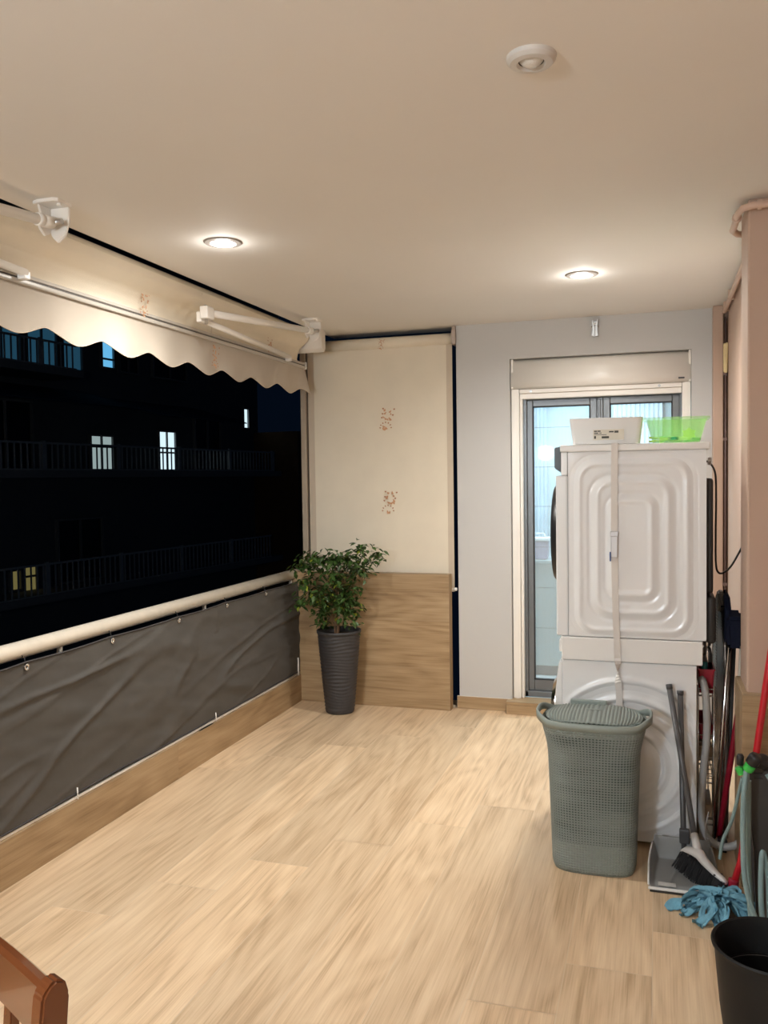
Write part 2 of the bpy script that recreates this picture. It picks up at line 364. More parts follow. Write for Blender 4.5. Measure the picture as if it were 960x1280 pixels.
bm=BM(); prism(bm,[(-.945,.957),(-.80,.957),(-.79,1.10),(-.955,1.10)],1,6.63,6.76,bev=.008); obj('tub',bm,PURP,t)
bm=BM(); box(bm,-.962,-.783,6.622,6.768,1.10,1.125,.006); tube(bm,[(-.94,6.695,1.12),(-.92,6.695,1.155),(-.83,6.695,1.155),(-.81,6.695,1.12)],.006,8); obj('lid',bm,WPLAST,t)
LACE=mat('white_curtain_cloth',(.80,.86,.90),.9,vary=.05)
bm=BM(); grid(bm,90,4,lambda u,v:Vector((-.34+.40*u,7.42+.02*math.sin(u*70),1.0+1.45*v))); tag(obj('net_curtain',bm,LACE),'white net curtain hanging in the room behind the right glass leaf','curtain')
bm=BM(); grid(bm,60,4,lambda u,v:Vector((-1.18+.30*u,7.42+.02*math.sin(u*60),.98+1.45*v))); tag(obj('net_curtain',bm,mat('lilac_sprig_curtain',(.62,.74,.84),.9,vary=.25,vscale=7)),'pale blue flowered curtain hanging in the room behind the left glass leaf','curtain')
bm=BM(); box(bm,.13,.58,6.9,7.45,.06,2.3,.01); box(bm,.135,.36,6.88,6.9,.1,2.28,.004); box(bm,.365,.578,6.88,6.9,.1,2.28,.004)
tag(obj('dark_wardrobe',bm,mat('dark_brown_laminate',(.05,.035,.03),.4,vary=.15)),'tall dark brown cupboard seen through the right glass leaf','cupboard')

# ------------------------------------------------------------------ ceiling fittings
LENS=mat('lamp_lens',(1,1,1),.5,emit=(1,.93,.82),estr=22)
RINGM=mat('downlight_ring',(.30,.27,.245),.45,vary=.04)
def downlight(x,y,label):
    t=thing('downlight',label,'ceiling light',(x,y,H),group='recessed ceiling downlights')
    b=BM(); lathe(b,[(.052,-.002),(.056,-.009),(.078,-.006),(.084,0),(.084,.002),(.05,.002)],(x,y,H),48); obj('trim_ring',b,RINGM,t,sm=True)
    b=BM(); lathe(b,[(0,-.012),(.025,-.0115),(.048,-.008),(.053,-.001),(0,.0)],(x,y,H),40); obj('lens',b,LENS,t,sm=True)
    return t
downlight(LAMPS[0][0],LAMPS[0][1],'lit round downlight in the ceiling on the left, nearer the awning')
downlight(LAMPS[1][0],LAMPS[1][1],'lit round downlight in the ceiling on the right, in front of the glass door')
downlight(LAMPS[2][0],LAMPS[2][1],'unseen round downlight added for light in the near ceiling on the awning side, before the dining chair')
t=thing('added_wall_lamp','unseen opal glass lamp added for fill light on the wall facing the balcony door','added fill lamp',(-1.6,YB,1.95))  # lamp body added out of view to carry the fill light
bm=BM(); lathe(bm,[(0,0),(.06,0),(.06,.02),(.02,.03),(.02,.07),(0,.07)],(-1.6,YB,1.95),32,M=Matrix.Rotation(-PI/2,4,'X')); obj('bracket',bm,WMETAL,t)
bm=BM(); M=Matrix.Rotation(-PI/2,4,'X'); lathe(bm,[(.03,.058),(.075,.068),(.08,.075),(.075,.080),(.03,.078)],(-1.6,YB,1.95),32,M=M); obj('cup_shade',bm,mat('opal_glass',(.9,.88,.84),.3,emit=(1,.93,.82),estr=3),t)
SX,SY=-.291,2.165
t=thing('motion_sensor','round beige ceiling motion sensor, unlit, with a small domed lens','motion sensor',(SX,SY,H))
bm=BM(); lathe(bm,[(.031,-.012),(.036,-.020),(.052,-.018),(.060,-.010),(.0615,0),(.03,0)],(SX,SY,H),56); obj('ring',bm,mat('sensor_plastic',(.62,.60,.57),.4,vary=.03),t,sm=True)
bm=BM(); lathe(bm,[(0,-.026),(.012,-.0245),(.022,-.019),(.029,-.011),(.030,0)],(SX,SY,H),40); obj('domed_lens',bm,mat('frosted_lens',(.66,.65,.62),.2,bump=.6,bscale=220),t,sm=True)
bm=BM(); lathe(bm,[(.029,-.0125),(.0325,-.0125),(.0325,-.010),(.029,-.010)],(SX,SY,H),40); obj('gap_ring',bm,DARKGASK,t)
# small clamp on the wall above the door
t=thing('wall_clamp','small metal spring clamp fixed on the blue wall just under the ceiling','clamp',(-.376,D-.01,2.50))
bm=BM(); 
for s in (-1,1):
    prism(bm,[(-.376+s*.001,2.555),(-.376+s*.016,2.607),(-.376+s*.020,2.605),(-.376+s*.014,2.555),(-.376+s*.021,2.50),(-.376+s*.003,2.495),(-.376+s*.002,2.54)],1,D-.03,D-.006,bev=.001)
obj('jaw',bm,STEEL,t); bm=BM(); box(bm,-.390,-.362,D-.006,D,2.50,2.60,.002); obj('back_plate',bm,STEEL,t)
bm=BM(); tube(bm,[(-.376,D-.036,2.575),(-.376,D-.006,2.575)],.007,12); tube(bm,[(-.40,D-.02,2.56),(-.35,D-.02,2.56)],.004,10); obj('bolt',bm,CHROME,t)
# surface pipes
PIPEM=mat('pink_painted_pipe',(.60,.43,.34),.4,vary=.05)
bm=BM()
tube(bm,[(.60,3.505,2.595),(.345,3.505,2.595),(.312,3.515,2.590),(.298,3.545,2.582),(.298,3.79,2.582),(.32,3.85,2.582),(.385,3.90,2.583),(.398,3.95,2.583),(.398,5.64,2.583)],.013,12)
tube(bm,[(.40,3.95,2.61),(.405,5.64,2.61)],.010,10)
tube(bm,[(.375,3.505,2.595),(.36,3.505,2.595)],.018,14); tube(bm,[(.298,3.60,2.582),(.298,3.62,2.582)],.018,14)
for y in (4.4,5.2,5.55): box(bm,.385,.42,y,y+.02,2.57,2.625,.003)
tag(obj('ceiling_pipe',bm,PIPEM,sm=True),'pink painted pipe running round the top of the pillar under the ceiling','pipe')
bm=BM(); tube(bm,[(.408,5.70,0.02),(.408,5.70,2.56)],.006,10)
for z in (.9,1.80,2.2): box(bm,.385,.42,5.692,5.708,z,z+.02,.002)
tag(obj('corner_conduit',bm,mat('purple_brown_conduit',(.16,.10,.09),.5,vary=.1)),'thin dark vertical conduit in the slit beside the pink corner column','conduit')
bm=BM(); box(bm,.392,.418,5.64,5.688,2.215,2.395,.008,3)
for v in bm.verts: v.co+=Vector((noise.noise(v.co*40),noise.noise(v.co*37+Vector((5,0,0))),noise.noise(v.co*31)))*.008
tag(obj('foam_block',bm,FOAM),'yellowed foam piece stuck in the slit high on the right corner','foam piece')

# ------------------------------------------------------------------ awning
AX=-2.35
def sprig(bm,o,ud,vd,s,m0=1,m1=2,n=None,seed=1):
    """small flower print on a cloth: thin flat patches lying on the weave"""
    r=random.Random(seed); o=Vector(o);ud=Vector(ud);vd=Vector(vd);n=ud.cross(vd).normalized() if n is None else Vector(n)
    def blob(cx,cy,rx,ry,a,m,k=10,lift=.0006):
        vs=[]
        for i in range(k):
            t=2*PI*i/k; q=1+.28*math.sin(3*t+a)
            x=rx*q*math.cos(t);y=ry*q*math.sin(t); xx=x*math.cos(a)-y*math.sin(a);yy=x*math.sin(a)+y*math.cos(a)
            vs.append(bm.verts.new(o+ud*(cx+xx)*s+vd*(cy+yy)*s+n*lift))
        f=bm.faces.new(vs); f.material_index=m
    for i in range(9): blob(r.uniform(-.22,.22),r.uniform(-.15,.5),r.uniform(.05,.11),r.uniform(.03,.06),r.uniform(0,3),m0,lift=.0005+.0001*i)
    for (x,y) in ((-.25,.55),(-.28,.28),(-.32,.08),(.36,.5),(.28,.2)): blob(x,y,.05,.045,0,m1,8,.0018)
    for k in range(7):
        t=k/6*PI; blob(-.12+.30*math.cos(t)-.0,-.45+.28*math.sin(t),.045,.035,t,m1,7,.0019)
    for i in range(4): blob(-.15+r.uniform(-.12,.12),-.5+r.uniform(-.12,.12),.08,.05,r.uniform(0,3),m0,lift=.0015+.0001*i)
t=thing('retractable_awning','retracted cream folding-arm awning with scalloped valance hanging along the open left side','awning',(-2.3,3.3,2.18))
Y0,Y1=-1.4,5.60
bm=BM(); tube(bm,[(-2.312,Y0,2.584),(-2.312,5.52,2.584)],.043,24); obj('roller_tube',bm,CREAM,t)
bm=BM()
def canvas(u,v):
    y=Y0+.06+(Y1-.16-Y0)*u
    # off the back of the roller, sagging, then up to the front bar
    P=[(-2.268,2.59),(-2.272,2.552),(-2.305,2.520),(-2.335,2.50),(-2.352,2.47),(-2.36,2.43),(AX-.004,2.395)]
    k=v*(len(P)-1); i=min(int(k),len(P)-2); f=k-i; x=P[i][0]*(1-f)+P[i+1][0]*f; z=P[i][1]*(1-f)+P[i+1][1]*f
    wgt=math.sin(PI*min(1,v*1.0))
    dx=.006*wgt*noise.noise(Vector((y*1.5,v*2,0)))+.005*wgt*math.exp(-((y-4.05)/.16)**2)*math.sin(y*60+v*9)
    return Vector((x+dx,y,z+.3*dx))
grid(bm,420,18,canvas)
for (yy,zz,sd) in ((3.62,2.45,3),(5.02,2.47,5),(2.2,2.45,8)): sprig(bm,(AX+.012,yy,zz),(0,1,0),(0,0,1),.10,n=(1,0,0),seed=sd)
obj('canvas',bm,[CREAM,PRINT,PRINT2],t)
for yy in (1.0,2.62,4.27): bm=BM(); tube(bm,[(-2.333,yy,2.505),(AX+.006,yy,2.40)],.0015,6); obj('canvas_seam',bm,CREAMH,t)
# valance
PITCH=.372; PH=3.30
def vbot(y):
    s=(math.sqrt(math.sin(PI*(y-PH)/PITCH)**2+.035)-.187)/.83; return 2.228-.046*s
bm=BM()
def val(u,v):
    y=Y0+(Y1+.02-Y0)*u; zt=2.372; zb=vbot(y); z=zt+(zb-zt)*v
    x=AX-.004+.010*v*math.sin(y*2*PI/PITCH*1.0+.6)+.006*v*noise.noise(Vector((y*3,v,2)))
    if y>5.5: x+=(y-5.5)*.25*v
    return Vector((x,y,z))
grid(bm,700,10,val)
bind=[val(i/700,1) for i in range(701)]
for (yy,sd) in ((4.30,11),(2.05,12)): sprig(bm,(AX+.016,yy,2.285),(0,1,0),(0,0,1),.11,n=(1,0,0),seed=sd)
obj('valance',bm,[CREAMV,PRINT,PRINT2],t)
bm=BM(); tube(bm,bind,.0022,6); obj('valance_binding',bm,CREAMH,t)
bm=BM(); prism(bm,[(AX-.022,2.372),(AX+.012,2.372),(AX+.014,2.378),(AX+.014,2.388),(AX+.006,2.390),(AX+.006,2.396),(AX+.013,2.398),(AX+.010,2.412),(AX-.010,2.416),(AX-.022,2.405)],1,Y0,Y1,bev=0)
obj('front_bar',bm,AWMET,t)
bm=BM(); box(bm,AX+.0062,AX+.0075,Y0,Y1-.01,2.389,2.3965); obj('bar_groove',bm,mat('groove_shadow_grey',(.12,.11,.10),.6,vary=.1),t)
bm=BM(); box(bm,AX-.026,AX+.018,Y1,Y1+.006,2.368,2.418,.002); obj('bar_end_cap',bm,WPLAST,t)
def folding_arm(dy):
    # shoulder bracket on the ceiling
    sh=Vector((-2.115,5.18+dy,2.555)); el=Vector((-2.20,3.98+dy,2.463)); en=Vector((AX+.035,5.27+dy,2.41))
    b=BM(); prism(b,[(sh.x-.055,sh.y-.035),(sh.x-.03,sh.y-.045),(sh.x+.04,sh.y-.045),(sh.x+.055,sh.y-.035),(sh.x+.055,sh.y+.045),(sh.x-.055,sh.y+.045)],2,H-.012,H,bev=.002)
    for s in (-1,1): tube(b,[(sh.x+s*.04,sh.y-.01,H-.02),(sh.x+s*.04,sh.y-.01,H-.01)],.009,10)
    cheek=[(sh.y-.03,H-.012),(sh.y+.045,H-.012),(sh.y+.05,H-.06),(sh.y+.03,H-.105),(sh.y,H-.12),(sh.y-.03,H-.095),(sh.y-.015,H-.06)]
    prism(b,cheek,0,sh.x-.040,sh.x-.030,bev=.002)
    sh_=[(sh.x-.05,H-.012),(sh.x+.048,H-.012),(sh.x+.046,H-.07),(sh.x+.030,H-.115),(sh.x-.004,H-.140),(sh.x-.030,H-.115),(sh.x-.046,H-.07)]
    prism(b,sh_,1,sh.y+.034,sh.y+.046,bev=.003)
    br=obj('shoulder_bracket',b,WMETAL,t)
    b=BM(); tube(b,[sh+Vector((-.045,0,0)),sh+Vector((.045,0,0))],.011,12); obj('pivot_pin',b,STEEL,br)
    d=(el-sh).normalized()
    b=BM(); tube(b,[sh+d*.0,sh+d*.05],.023,14); tube(b,[sh+d*.05,el],.019,16); tube(b,[sh+d*.05,sh+d*.075],.0235,16); obj('upper_arm',b,WMETAL,t)
    b=BM(); box(b,el.x-.024,el.x+.022,el.y-.045,el.y+.03,el.z-.035,el.z+.03,.007); box(b,el.x-.05,el.x-.02,el.y-.035,el.y+.03,el.z-.05,el.z+.005,.006); e=obj('elbow',b,WMETAL,t)
    b=BM(); tube(b,[el+Vector((0,-.02,-.06)),el+Vector((0,-.02,.036))],.008,10); obj('elbow_pin',b,STEEL,e)
    e2=el+Vector((-.04,0,-.03)); d2=(en-e2).normalized()
    b=BM(); tube(b,[e2,en],.0155,14); tube(b,[e2,e2+d2*.05],.020,14); obj('forearm',b,WMETAL,t)
    b=BM(); box(b,AX+.010,en.x+.010,en.y-.018,en.y+.018,2.384,2.416,.004); obj('bar_mount',b,WPLAST,t)
folding_arm(0); folding_arm(-2.50)
bm=BM(); prism(bm,[(5.52,2.630),(5.61,2.630),(5.61,2.50),(5.58,2.475),(5.53,2.50)],0,-2.40,-2.19,bev=.004); obj('end_bracket',bm,WMETAL,t)

# ------------------------------------------------------------------ side blind
t=thing('side_blind','cream side blind with orange flower print lowered behind the low tiled divider','blind',(-1.85,5.80,.80))
BX0,BX1,BY=-2.405,-1.333,5.795
bm=BM()
def bl(x): return lambda u,v: Vector((x[0]+(x[1]-x[0])*u,BY+.003*noise.noise(Vector((u*5,v*3,1))),.83+(2.515-.83)*v))
grid(bm,30,30,bl((BX0+.045,BX1-.04)),0)
grid(bm,2,30,lambda u,v:Vector((BX0+.047*u,BY-.0015+.003*noise.noise(Vector((0,v*3,1))),.83+1.685*v)),1)
grid(bm,2,30,lambda u,v:Vector((BX1-.042+.042*u,BY-.0015+.003*noise.noise(Vector((5,v*3,1))),.83+1.685*v)),1)
for (px,pz,s,sd) in ((-1.80,2.015,.135,21),(-1.79,1.43,.135,22),(-1.80,2.56,.135,21)):
    if pz<2.5: sprig(bm,(px,BY-.0065,pz),(1,0,0),(0,0,1),s,2,3,n=(0,-1,0),seed=sd)
obj('blind_cloth',bm,[CREAM,CREAMH,PRINT,PRINT2],t)
bm=BM(); tube(bm,[(BX0,BY+.01,2.548),(BX1+.005,BY+.01,2.548)],.040,24); o=obj('roller_tube',bm,CREAM,t)
bm=BM(); sprig(bm,(-1.83,BY-.031,2.535),(1,0,0),(0,0,1),.06,0,1,n=(0,-1,0),seed=4); obj('roller_print',bm,[PRINT,PRINT2],t)
bm=BM(); box(bm,BX0,BX1,BY-.004,BY+.008,.805,.832,.003); obj('bottom_bar',bm,CREAMTUBE,t)
bm=BM(); lathe(bm,[(0,0),(.011,.002),(.014,.012),(.011,.022),(0,.024)],(BX1+.008,BY-.01,.812),16); obj('bar_end_knob',bm,WPLAST,t)
bm=BM(); box(bm,BX1+.008,BX1+.032,BY-.05,BY+.05,2.50,2.628,.006); box(bm,BX1+.006,BX1+.036,BY-.056,BY-.04,2.505,2.60,.004); obj('end_bracket',bm,mat('worn_beige_metal',(.42,.34,.29),.4,metal=.3,vary=.2,vscale=30),t)
# gallery rail the blind hangs from, and outer post of the divider
bm=BM(); box(bm,-2.46,-2.42,5.78,5.83,.0,2.63,.003); struct('trim_3',bm,mat('beige_post_paint',(.42,.35,.27),.6,vary=.08))

# ------------------------------------------------------------------ railing and screen
t=thing('balcony_railing','cream tubular railing with slim posts along the open left side','railing',(-2.51,3,.19))
bm=BM(); tube(bm,[(-2.51,YB,.912),(-2.51,5.77,.912)],.036,28); obj('top_rail',bm,CREAMTUBE,t)
bm=BM(); tube(bm,[(-2.51,YB,.245),(-2.51,5.77,.245)],.012,12); obj('bottom_rail',bm,CREAMTUBE,t)
for y in (-.6,.65,1.9,3.15,4.42,5.66):
    bm=BM(); box(bm,-2.522,-2.500,y-.008,y+.008,CZ,.885,.003); box(bm,-2.54,-2.49,y-.03,y+.03,CZ,CZ+.012,.002); obj('post',bm,CREAMTUBE,t)
t=thing('privacy_screen','charcoal fabric privacy screen laced below the cream handrail','privacy screen',(-2.46,3,.21))
def scr(u,v):
    y=-1.5+(5.69+1.5)*u; z=.212+(.872-.212)*v
    edge=min(1,v*5,(1-v)*5); sagtop=.006*abs(math.sin(PI*(y-2.877)/.57))
    d=.010*noise.noise(Vector((y*1.1,z*2.2,0)))+.009*noise.noise(Vector((y*2.2+z*5,z*6-y*1.2,3)))+.004*noise.noise(Vector((y*7+z*8,z*16,7)))
    c=noise.noise(Vector((y*.55+z*1.3,z*3.6-y*.75,5))); d+=.012*math.exp(-(c/.07)**2)
    c=noise.noise(Vector((y*.9-z*1.0,z*5.5-y*.9,11))); d+=.005*math.exp(-(c/.09)**2)
    d+=.006*math.exp(-((y-4.45-(z-.5)*.1)/.03)**2)*(v>.75)
    return Vector((-2.462+d*(.35+.65*edge)+.006*math.sin(v*PI),y,z-sagtop*v+.01*noise.noise(Vector((y*1.3,9,9)))*(1-v)))
bm=BM(); grid(bm,640,84,scr); scro=obj('screen_cloth',bm,SCREENF,t)
bm=BM()
for v_ in (0.006,.994): tube(bm,[scr(i/200,v_)+Vector((.001,0,0)) for i in range(201)],.004,6)
obj('hem',bm,mat('charcoal_hem',(.05,.047,.048),.8,vary=.1),t)
ys=[.58*k+.57-.01 for k in range(-3,9)]
for y in [2.877-.585*3,2.877-.585*2,2.877-.585,2.877,3.462,4.054,4.606,5.136]:
    u=(y+1.5)/7.19; p=scr(u,.965)
    bm=BM(); M=Matrix.Translation(p+Vector((.003,0,0)))@Matrix.Rotation(PI/2,4,'Y')
    lathe(bm,[(.006,0),(.008,.004),(.013,.004),(.015,0),(.006,0)],(0,0,0),20,M=M); e=obj('eyelet',bm,CHROME,t)
    bm=BM(); tube(bm,[p+Vector((.0,0,0)),p+Vector((-.01,.004,.03)),(-2.478,y,.895)],.0022,6,smoothpath=True); obj('tie',bm,DARKGASK,e)
for y in (1.9,3.17,4.43,5.64):
    bm=BM(); tube(bm,[(-2.455,y,.245 if y<5.6 else .32),(-2.452,y,CZ+.003)],.003 if y<5.6 else .007,8)
    obj('stay_hook',bm,WMETAL,t)

# ------------------------------------------------------------------ potted ficus
PX,PY=-2.075,5.475
t=thing('potted_ficus','leafy weeping ficus in a tall ribbed charcoal pot in the far left corner','potted plant',(PX,PY,0))
bm=BM(); prof=[(0,.002),(.092,.002),(.098,.008)]
n=74
for i in range(n+1):
    z=.012+.535*i/n; r=.099+.047*(i/n)**.95; prof.append((r,z))
prof+=[(.152,.55),(.153,.566),(.146,.568),(.140,.555),(.134,.50),(0,.50)]
lathe(bm,prof,(0,0,0),64)
for v in bm.verts:
    if .02<v.co.z<.54 and v.co.length>.05:
        r=math.hypot(v.co.x,v.co.y); 
        if r>.095:
            a=math.atan2(v.co.y,v.co.x); ph=v.co.z*2*PI/.0225+1.8*math.sin(a*2+v.co.z*25)+1.2*math.sin(a*3-v.co.z*11)
            k=1+.022*math.sin(ph); v.co.x*=k; v.co.y*=k
for v in bm.verts: v.co+=Vector((PX,PY,0))
obj('pot',bm,POTM,t,sm=False)
bm=BM(); lathe(bm,[(0,.536),(.06,.538),(.139,.530)],(PX,PY,0),32)
for v in bm.verts: v.co.z+=.006*noise.noise(v.co*60)
obj('soil',bm,SOIL,t)
bm=BM()
S0=Vector((PX-.01,PY,.53))
tube(bm,[S0,S0+Vector((.006,.0,.08)),S0+Vector((-.012,0,.16)),S0+Vector((.01,0,.26)),S0+Vector((.0,0,.40))],.011,9,smoothpath=True,rfun=lambda s:1-.5*s)
tube(bm,[S0+Vector((-.02,.01,0)),S0+Vector((-.018,.012,.1)),S0+Vector((.012,.01,.18)),S0+Vector((-.008,.0,.28)),S0+Vector((-.03,0,.42))],.008,9,smoothpath=True,rfun=lambda s:1-.5*s)
obj('trunk',bm,BARK,t)
rnd=random.Random(5)
tips=[]; bmb=BM()
targets=[(-.24,.0,.50),(-.17,-.05,.56),(-.08,-.08,.55),(.0,-.06,.54),(.10,-.05,.55),(.17,.0,.60),(.26,.02,.56),(.20,-.05,.47),(-.22,-.04,.38),(-.18,.05,.30),(-.25,-.02,.24),(.13,-.05,.36),(.08,-.08,.28),(-.08,-.1,.30),(.12,.04,.22),(-.10,-.05,.20),(.02,-.1,.42),(-.05,.08,.50),(.08,.09,.47),(.10,-.02,.14),(-.09,.0,.12),(.0,.08,.3),(.05,-.1,.2)]
paths=[]
for (dx,dy,dz) in targets:
    b0=S0+Vector((0,0,rnd.uniform(.12,.36) if dz>.3 else rnd.uniform(.10,.2)))
    e=S0+Vector((dx*1.0,dy,dz)); m=(b0+e)/2+Vector((0,0,.06)); d=e+Vector((dx*.12,dy*.1,-.05))
    pth=catmull([b0,m,e,d],7); paths.append(pth); tube(bmb,pth,.0026,5,rfun=lambda s:1-.7*s)
obj('branches',bmb,BARK,t)
bm=BM()
def leaf_(p,dirv,L,W,mi):
    dirv=dirv.normalized(); side=dirv.cross(Vector((rnd.uniform(-.5,.5),rnd.uniform(-.5,.5),1))).normalized(); nn=side.cross(dirv)
    pts=[(0,0),(.25,.42),(.5,.5),(.78,.25),(1,0)]
    mid=[bm.verts.new(p+dirv*(a*L)-nn*(.12*L*a*a)) for a in (0,.25,.5,.78,1.0)]
    for s in (1,-1):
        ed=[mid[0]]+[bm.verts.new(p+dirv*(a*L)+side*(s*b*W)+nn*(.18*W-.12*L*a*a)) for a,b in pts[1:4]]+[mid[4]]
        for i in range(4):
            q=[mid[i],mid[i+1],ed[i+1],ed[i]]; u=[]; [u.append(v) for v in q if v not in u]
            f=bm.faces.new(u if s>0 else u[::-1]); f.material_index=mi; f.smooth=True
for pth in paths:
    for k in range(64):
        i=rnd.randrange(7,len(pth)); p=pth[i]+Vector((rnd.gauss(0,.026),rnd.gauss(0,.026),rnd.gauss(0,.022)))
        a=rnd.uniform(0,2*PI); dv=Vector((math.cos(a),math.sin(a),rnd.uniform(-1.1,.15)))
        leaf_(p,dv,rnd.uniform(.038,.060),rnd.uniform(.020,.028),1 if rnd.random()<.035 else 0)
obj('leaves',bm,[LEAF,LEAFY],t)

# ------------------------------------------------------------------ dryer, stacking kit, washing machine
MY0,MY1=3.765,4.365
def rr_sdf(x,z,cx,cz,hx,hz,r):
    qx=abs(x-cx)-hx+r; qz=abs(z-cz)-hz+r
    return math.hypot(max(qx,0),max(qz,0))+min(max(qx,qz),0)-r
def ss(a,b,x):
    t=min(1,max(0,(x-a)/(b-a))); return t*t*(3-2*t)
def ridge(d,w): # raised rounded rib along the line d = 0
    return math.exp(-(d/w)**2)
t=thing('tumble_dryer','white tumble dryer with stepped square ribs on its side, stacked over the washing machine','dryer',(-.1,4.06,.905))
ax0,ax1,az0,az1=-.362,.197,.912,1.697
def dry(u,v):
    x=ax0+(ax1-ax0)*u; z=az0+(az1-az0)*v; h=0
    for hx,hz,r in ((.233,.369,.085),(.158,.290,.075),(.092,.212,.05)):
        d=rr_sdf(x,z,-.096,1.292,hx,hz,r); h+= .006*(1-ss(-.012,.012,d)) + .0035*ridge(d+.016,.010) - .003*ridge(d-.018,.009)
    return Vector((x,MY0-.001-h,z))
bm=BM(); grid(bm,150,210,dry); obj('side_panel',bm,WHITE,t)
bm=BM(); box(bm,ax0,ax1,MY0,MY1,.905,1.70,.004); obj('body',bm,WHITE,t)
bm=BM(); box(bm,-.415,-.364,MY0+.002,MY1-.002,.905,1.60,.008,3); box(bm,-.392,-.364,MY0+.002,MY1-.002,1.60,1.70,.004); obj('front_panel',bm,WHITE,t)
bm=BM(); box(bm,-.395,.212,MY0-.008,MY1+.004,1.70,1.73,.006,3); obj('lid',bm,WPLAST,t)
bm=BM(); prism(bm,[(-.392,1.725),(-.420,1.720),(-.420,1.632),(-.392,1.612)],1,MY0+.004,MY1-.01,bev=.003); obj('control_panel',bm,BLACKP,t)
bm=BM(); M=Matrix.Rotation(-PI/2,4,'Y'); lathe(bm,[(0,.036),(.16,.036),(.20,.030),(.228,.014),(.232,0),(0,0)],(-.415,4.065,1.335),56,M=M); d_=obj('porthole_door',bm,BLACKP,t,sm=True)
bm=BM(); lathe(bm,[(.205,.030),(.215,.033),(.232,.016),(.236,0),(.225,0)],(-.415,4.065,1.335),56,M=M); obj('door_ring',bm,BLACKP,d_,sm=True)
bm=BM(); box(bm,.197,.226,3.80,4.33,1.10,1.58,.012,3); obj('rear_cover',bm,RUBBER,t,sm=True)
bm=BM(); box(bm,.197,.236,3.78,4.2,.89,1.09,.018,4); obj('air_duct',bm,RUBBER,t,sm=True)
bm=BM(); tube(bm,[(.21,MY0+.004,1.66),(.21,MY0+.03,1.64)],.008,10); obj('screw',bm,STEEL,t)
t=thing('stacking_kit','cream-white stacking shelf clamped between dryer and washing machine','stacking kit',(-.1,4.06,.80))
bm=BM(); box(bm,-.392,.183,MY0-.006,MY1+.002,.803,.902,.004,2); obj('frame',bm,WPLAST,t)
bm=BM(); box(bm,-.405,-.392,MY0+.02,MY1-.02,.83,.885,.003); obj('pull_out_tray',bm,WPLAST,t)
t=thing('washing_machine','white front-loading washing machine with curved ribs on its side, under the dryer','washing machine',(-.1,4.06,0))
bx0,bx1,bz0,bz1=-.388,.157,.035,.797
def wash(u,v):
    x=bx0+(bx1-bx0)*u; z=bz0+(bz1-bz0)*v; h=0; cx,cz=-.115,.36
    r=math.hypot((x-cx),(z-cz)); edge=min(ss(0,.03,x-bx0),ss(0,.03,bx1-x),ss(0,.03,z-bz0),ss(0,.03,bz1-z))
    for R_ in (.36,.285,.215,.15): h+=.007*ridge(r-R_,.013)-.004*ridge(r-R_+.026,.012)
    fade=1-ss(.22,.27,x-cx)*ss(0,.05,z-cz-.28)
    return Vector((x,MY0+.004-h*edge,z))
bm=BM(); grid(bm,140,190,wash); obj('side_panel',bm,WHITE,t)
bm=BM(); box(bm,bx0-.004,bx1+.003,MY0+.005,MY1,.03,.80,.005); obj('body',bm,WHITE,t)
bm=BM(); prism(bm,[(-.392,.03),(-.412,.05),(-.425,.30),(-.427,.56),(-.415,.72),(-.405,.79),(-.392,.795)],1,MY0+.006,MY1-.004,bev=.003); obj('front_panel',bm,WHITE,t)
bm=BM(); M=Matrix.Rotation(-PI/2,4,'Y'); lathe(bm,[(.12,.012),(.17,.034),(.20,.034),(.222,.016),(.226,0),(0,0)],(-.424,4.065,.44),56,M=M); d_=obj('porthole_door',bm,CHROME,t,sm=True)
bm=BM(); lathe(bm,[(0,.03),(.10,.028),(.155,.030),(.168,.036),(.172,.030),(.172,0)],(-.424,4.065,.44),48,M=M); obj('door_glass',bm,BLACKG,d_,sm=True)
for x in (-.36,.12):
    for y in (MY0+.05,MY1-.05):
        bm=BM(); lathe(bm,[(0,0),(.022,0),(.022,.01),(.012,.014),(.012,.034),(0,.034)],(x,y,0),16); obj('foot',bm,BLACKP,t)
t=thing('ratchet_strap','white webbing strap with metal buckle tied around the stacked machines','strap',(-.16,3.755,.5))
def strap(bm,pts,hw,th=.0016):
    for i in range(len(pts)-1):
        pass
    A=[]
    for (x,y,z,tw) in pts:
        c,s=math.cos(tw),math.sin(tw)
        A.append([bm.verts.new((x-hw*c,y-hw*s-th,z)),bm.verts.new((x+hw*c,y+hw*s-th,z)),bm.verts.new((x+hw*c,y+hw*s+th,z)),bm.verts.new((x-hw*c,y-hw*s+th,z))])
    for i in range(len(A)-1):
        for k in range(4): bm.faces.new((A[i][k],A[i][(k+1)%4],A[i+1][(k+1)%4],A[i+1][k]))
    bm.faces.new(A[0][::-1]); bm.faces.new(A[-1])
WEB=fabric('white_webbing',(.76,.73,.70),scale=400)
yy=MY0-.018
pts=[(-.166,MY0-.012,1.732,0),(-.167,MY0-.0165,1.70,0),(-.168,MY0-.024,1.62,0),(-.169,MY0-.025,1.38,0),(-.168,MY0-.024,1.2,.0),(-.164,MY0-.022,1.0,.1),(-.160,MY0-.014,.90,0),(-.158,MY0-.014,.82,.2)]
pts+=[(-.156,MY0-.020,.81-.012*k,.2+(PI-.2)*k/8) for k in range(9)]
pts+=[(-.152,MY0-.016,.68,PI),(-.150,MY0-.014,.58,PI),(-.149,MY0-.014,.3,PI),(-.149,MY0-.014,.045,PI)]
bm=BM(); strap(bm,pts,.0135); obj('strap_front',bm,WEB,t)
bm=BM(); box(bm,-.180,-.152,MY0-.012,MY1+.01,1.731,1.734,.001); obj('strap_top',bm,WEB,t)
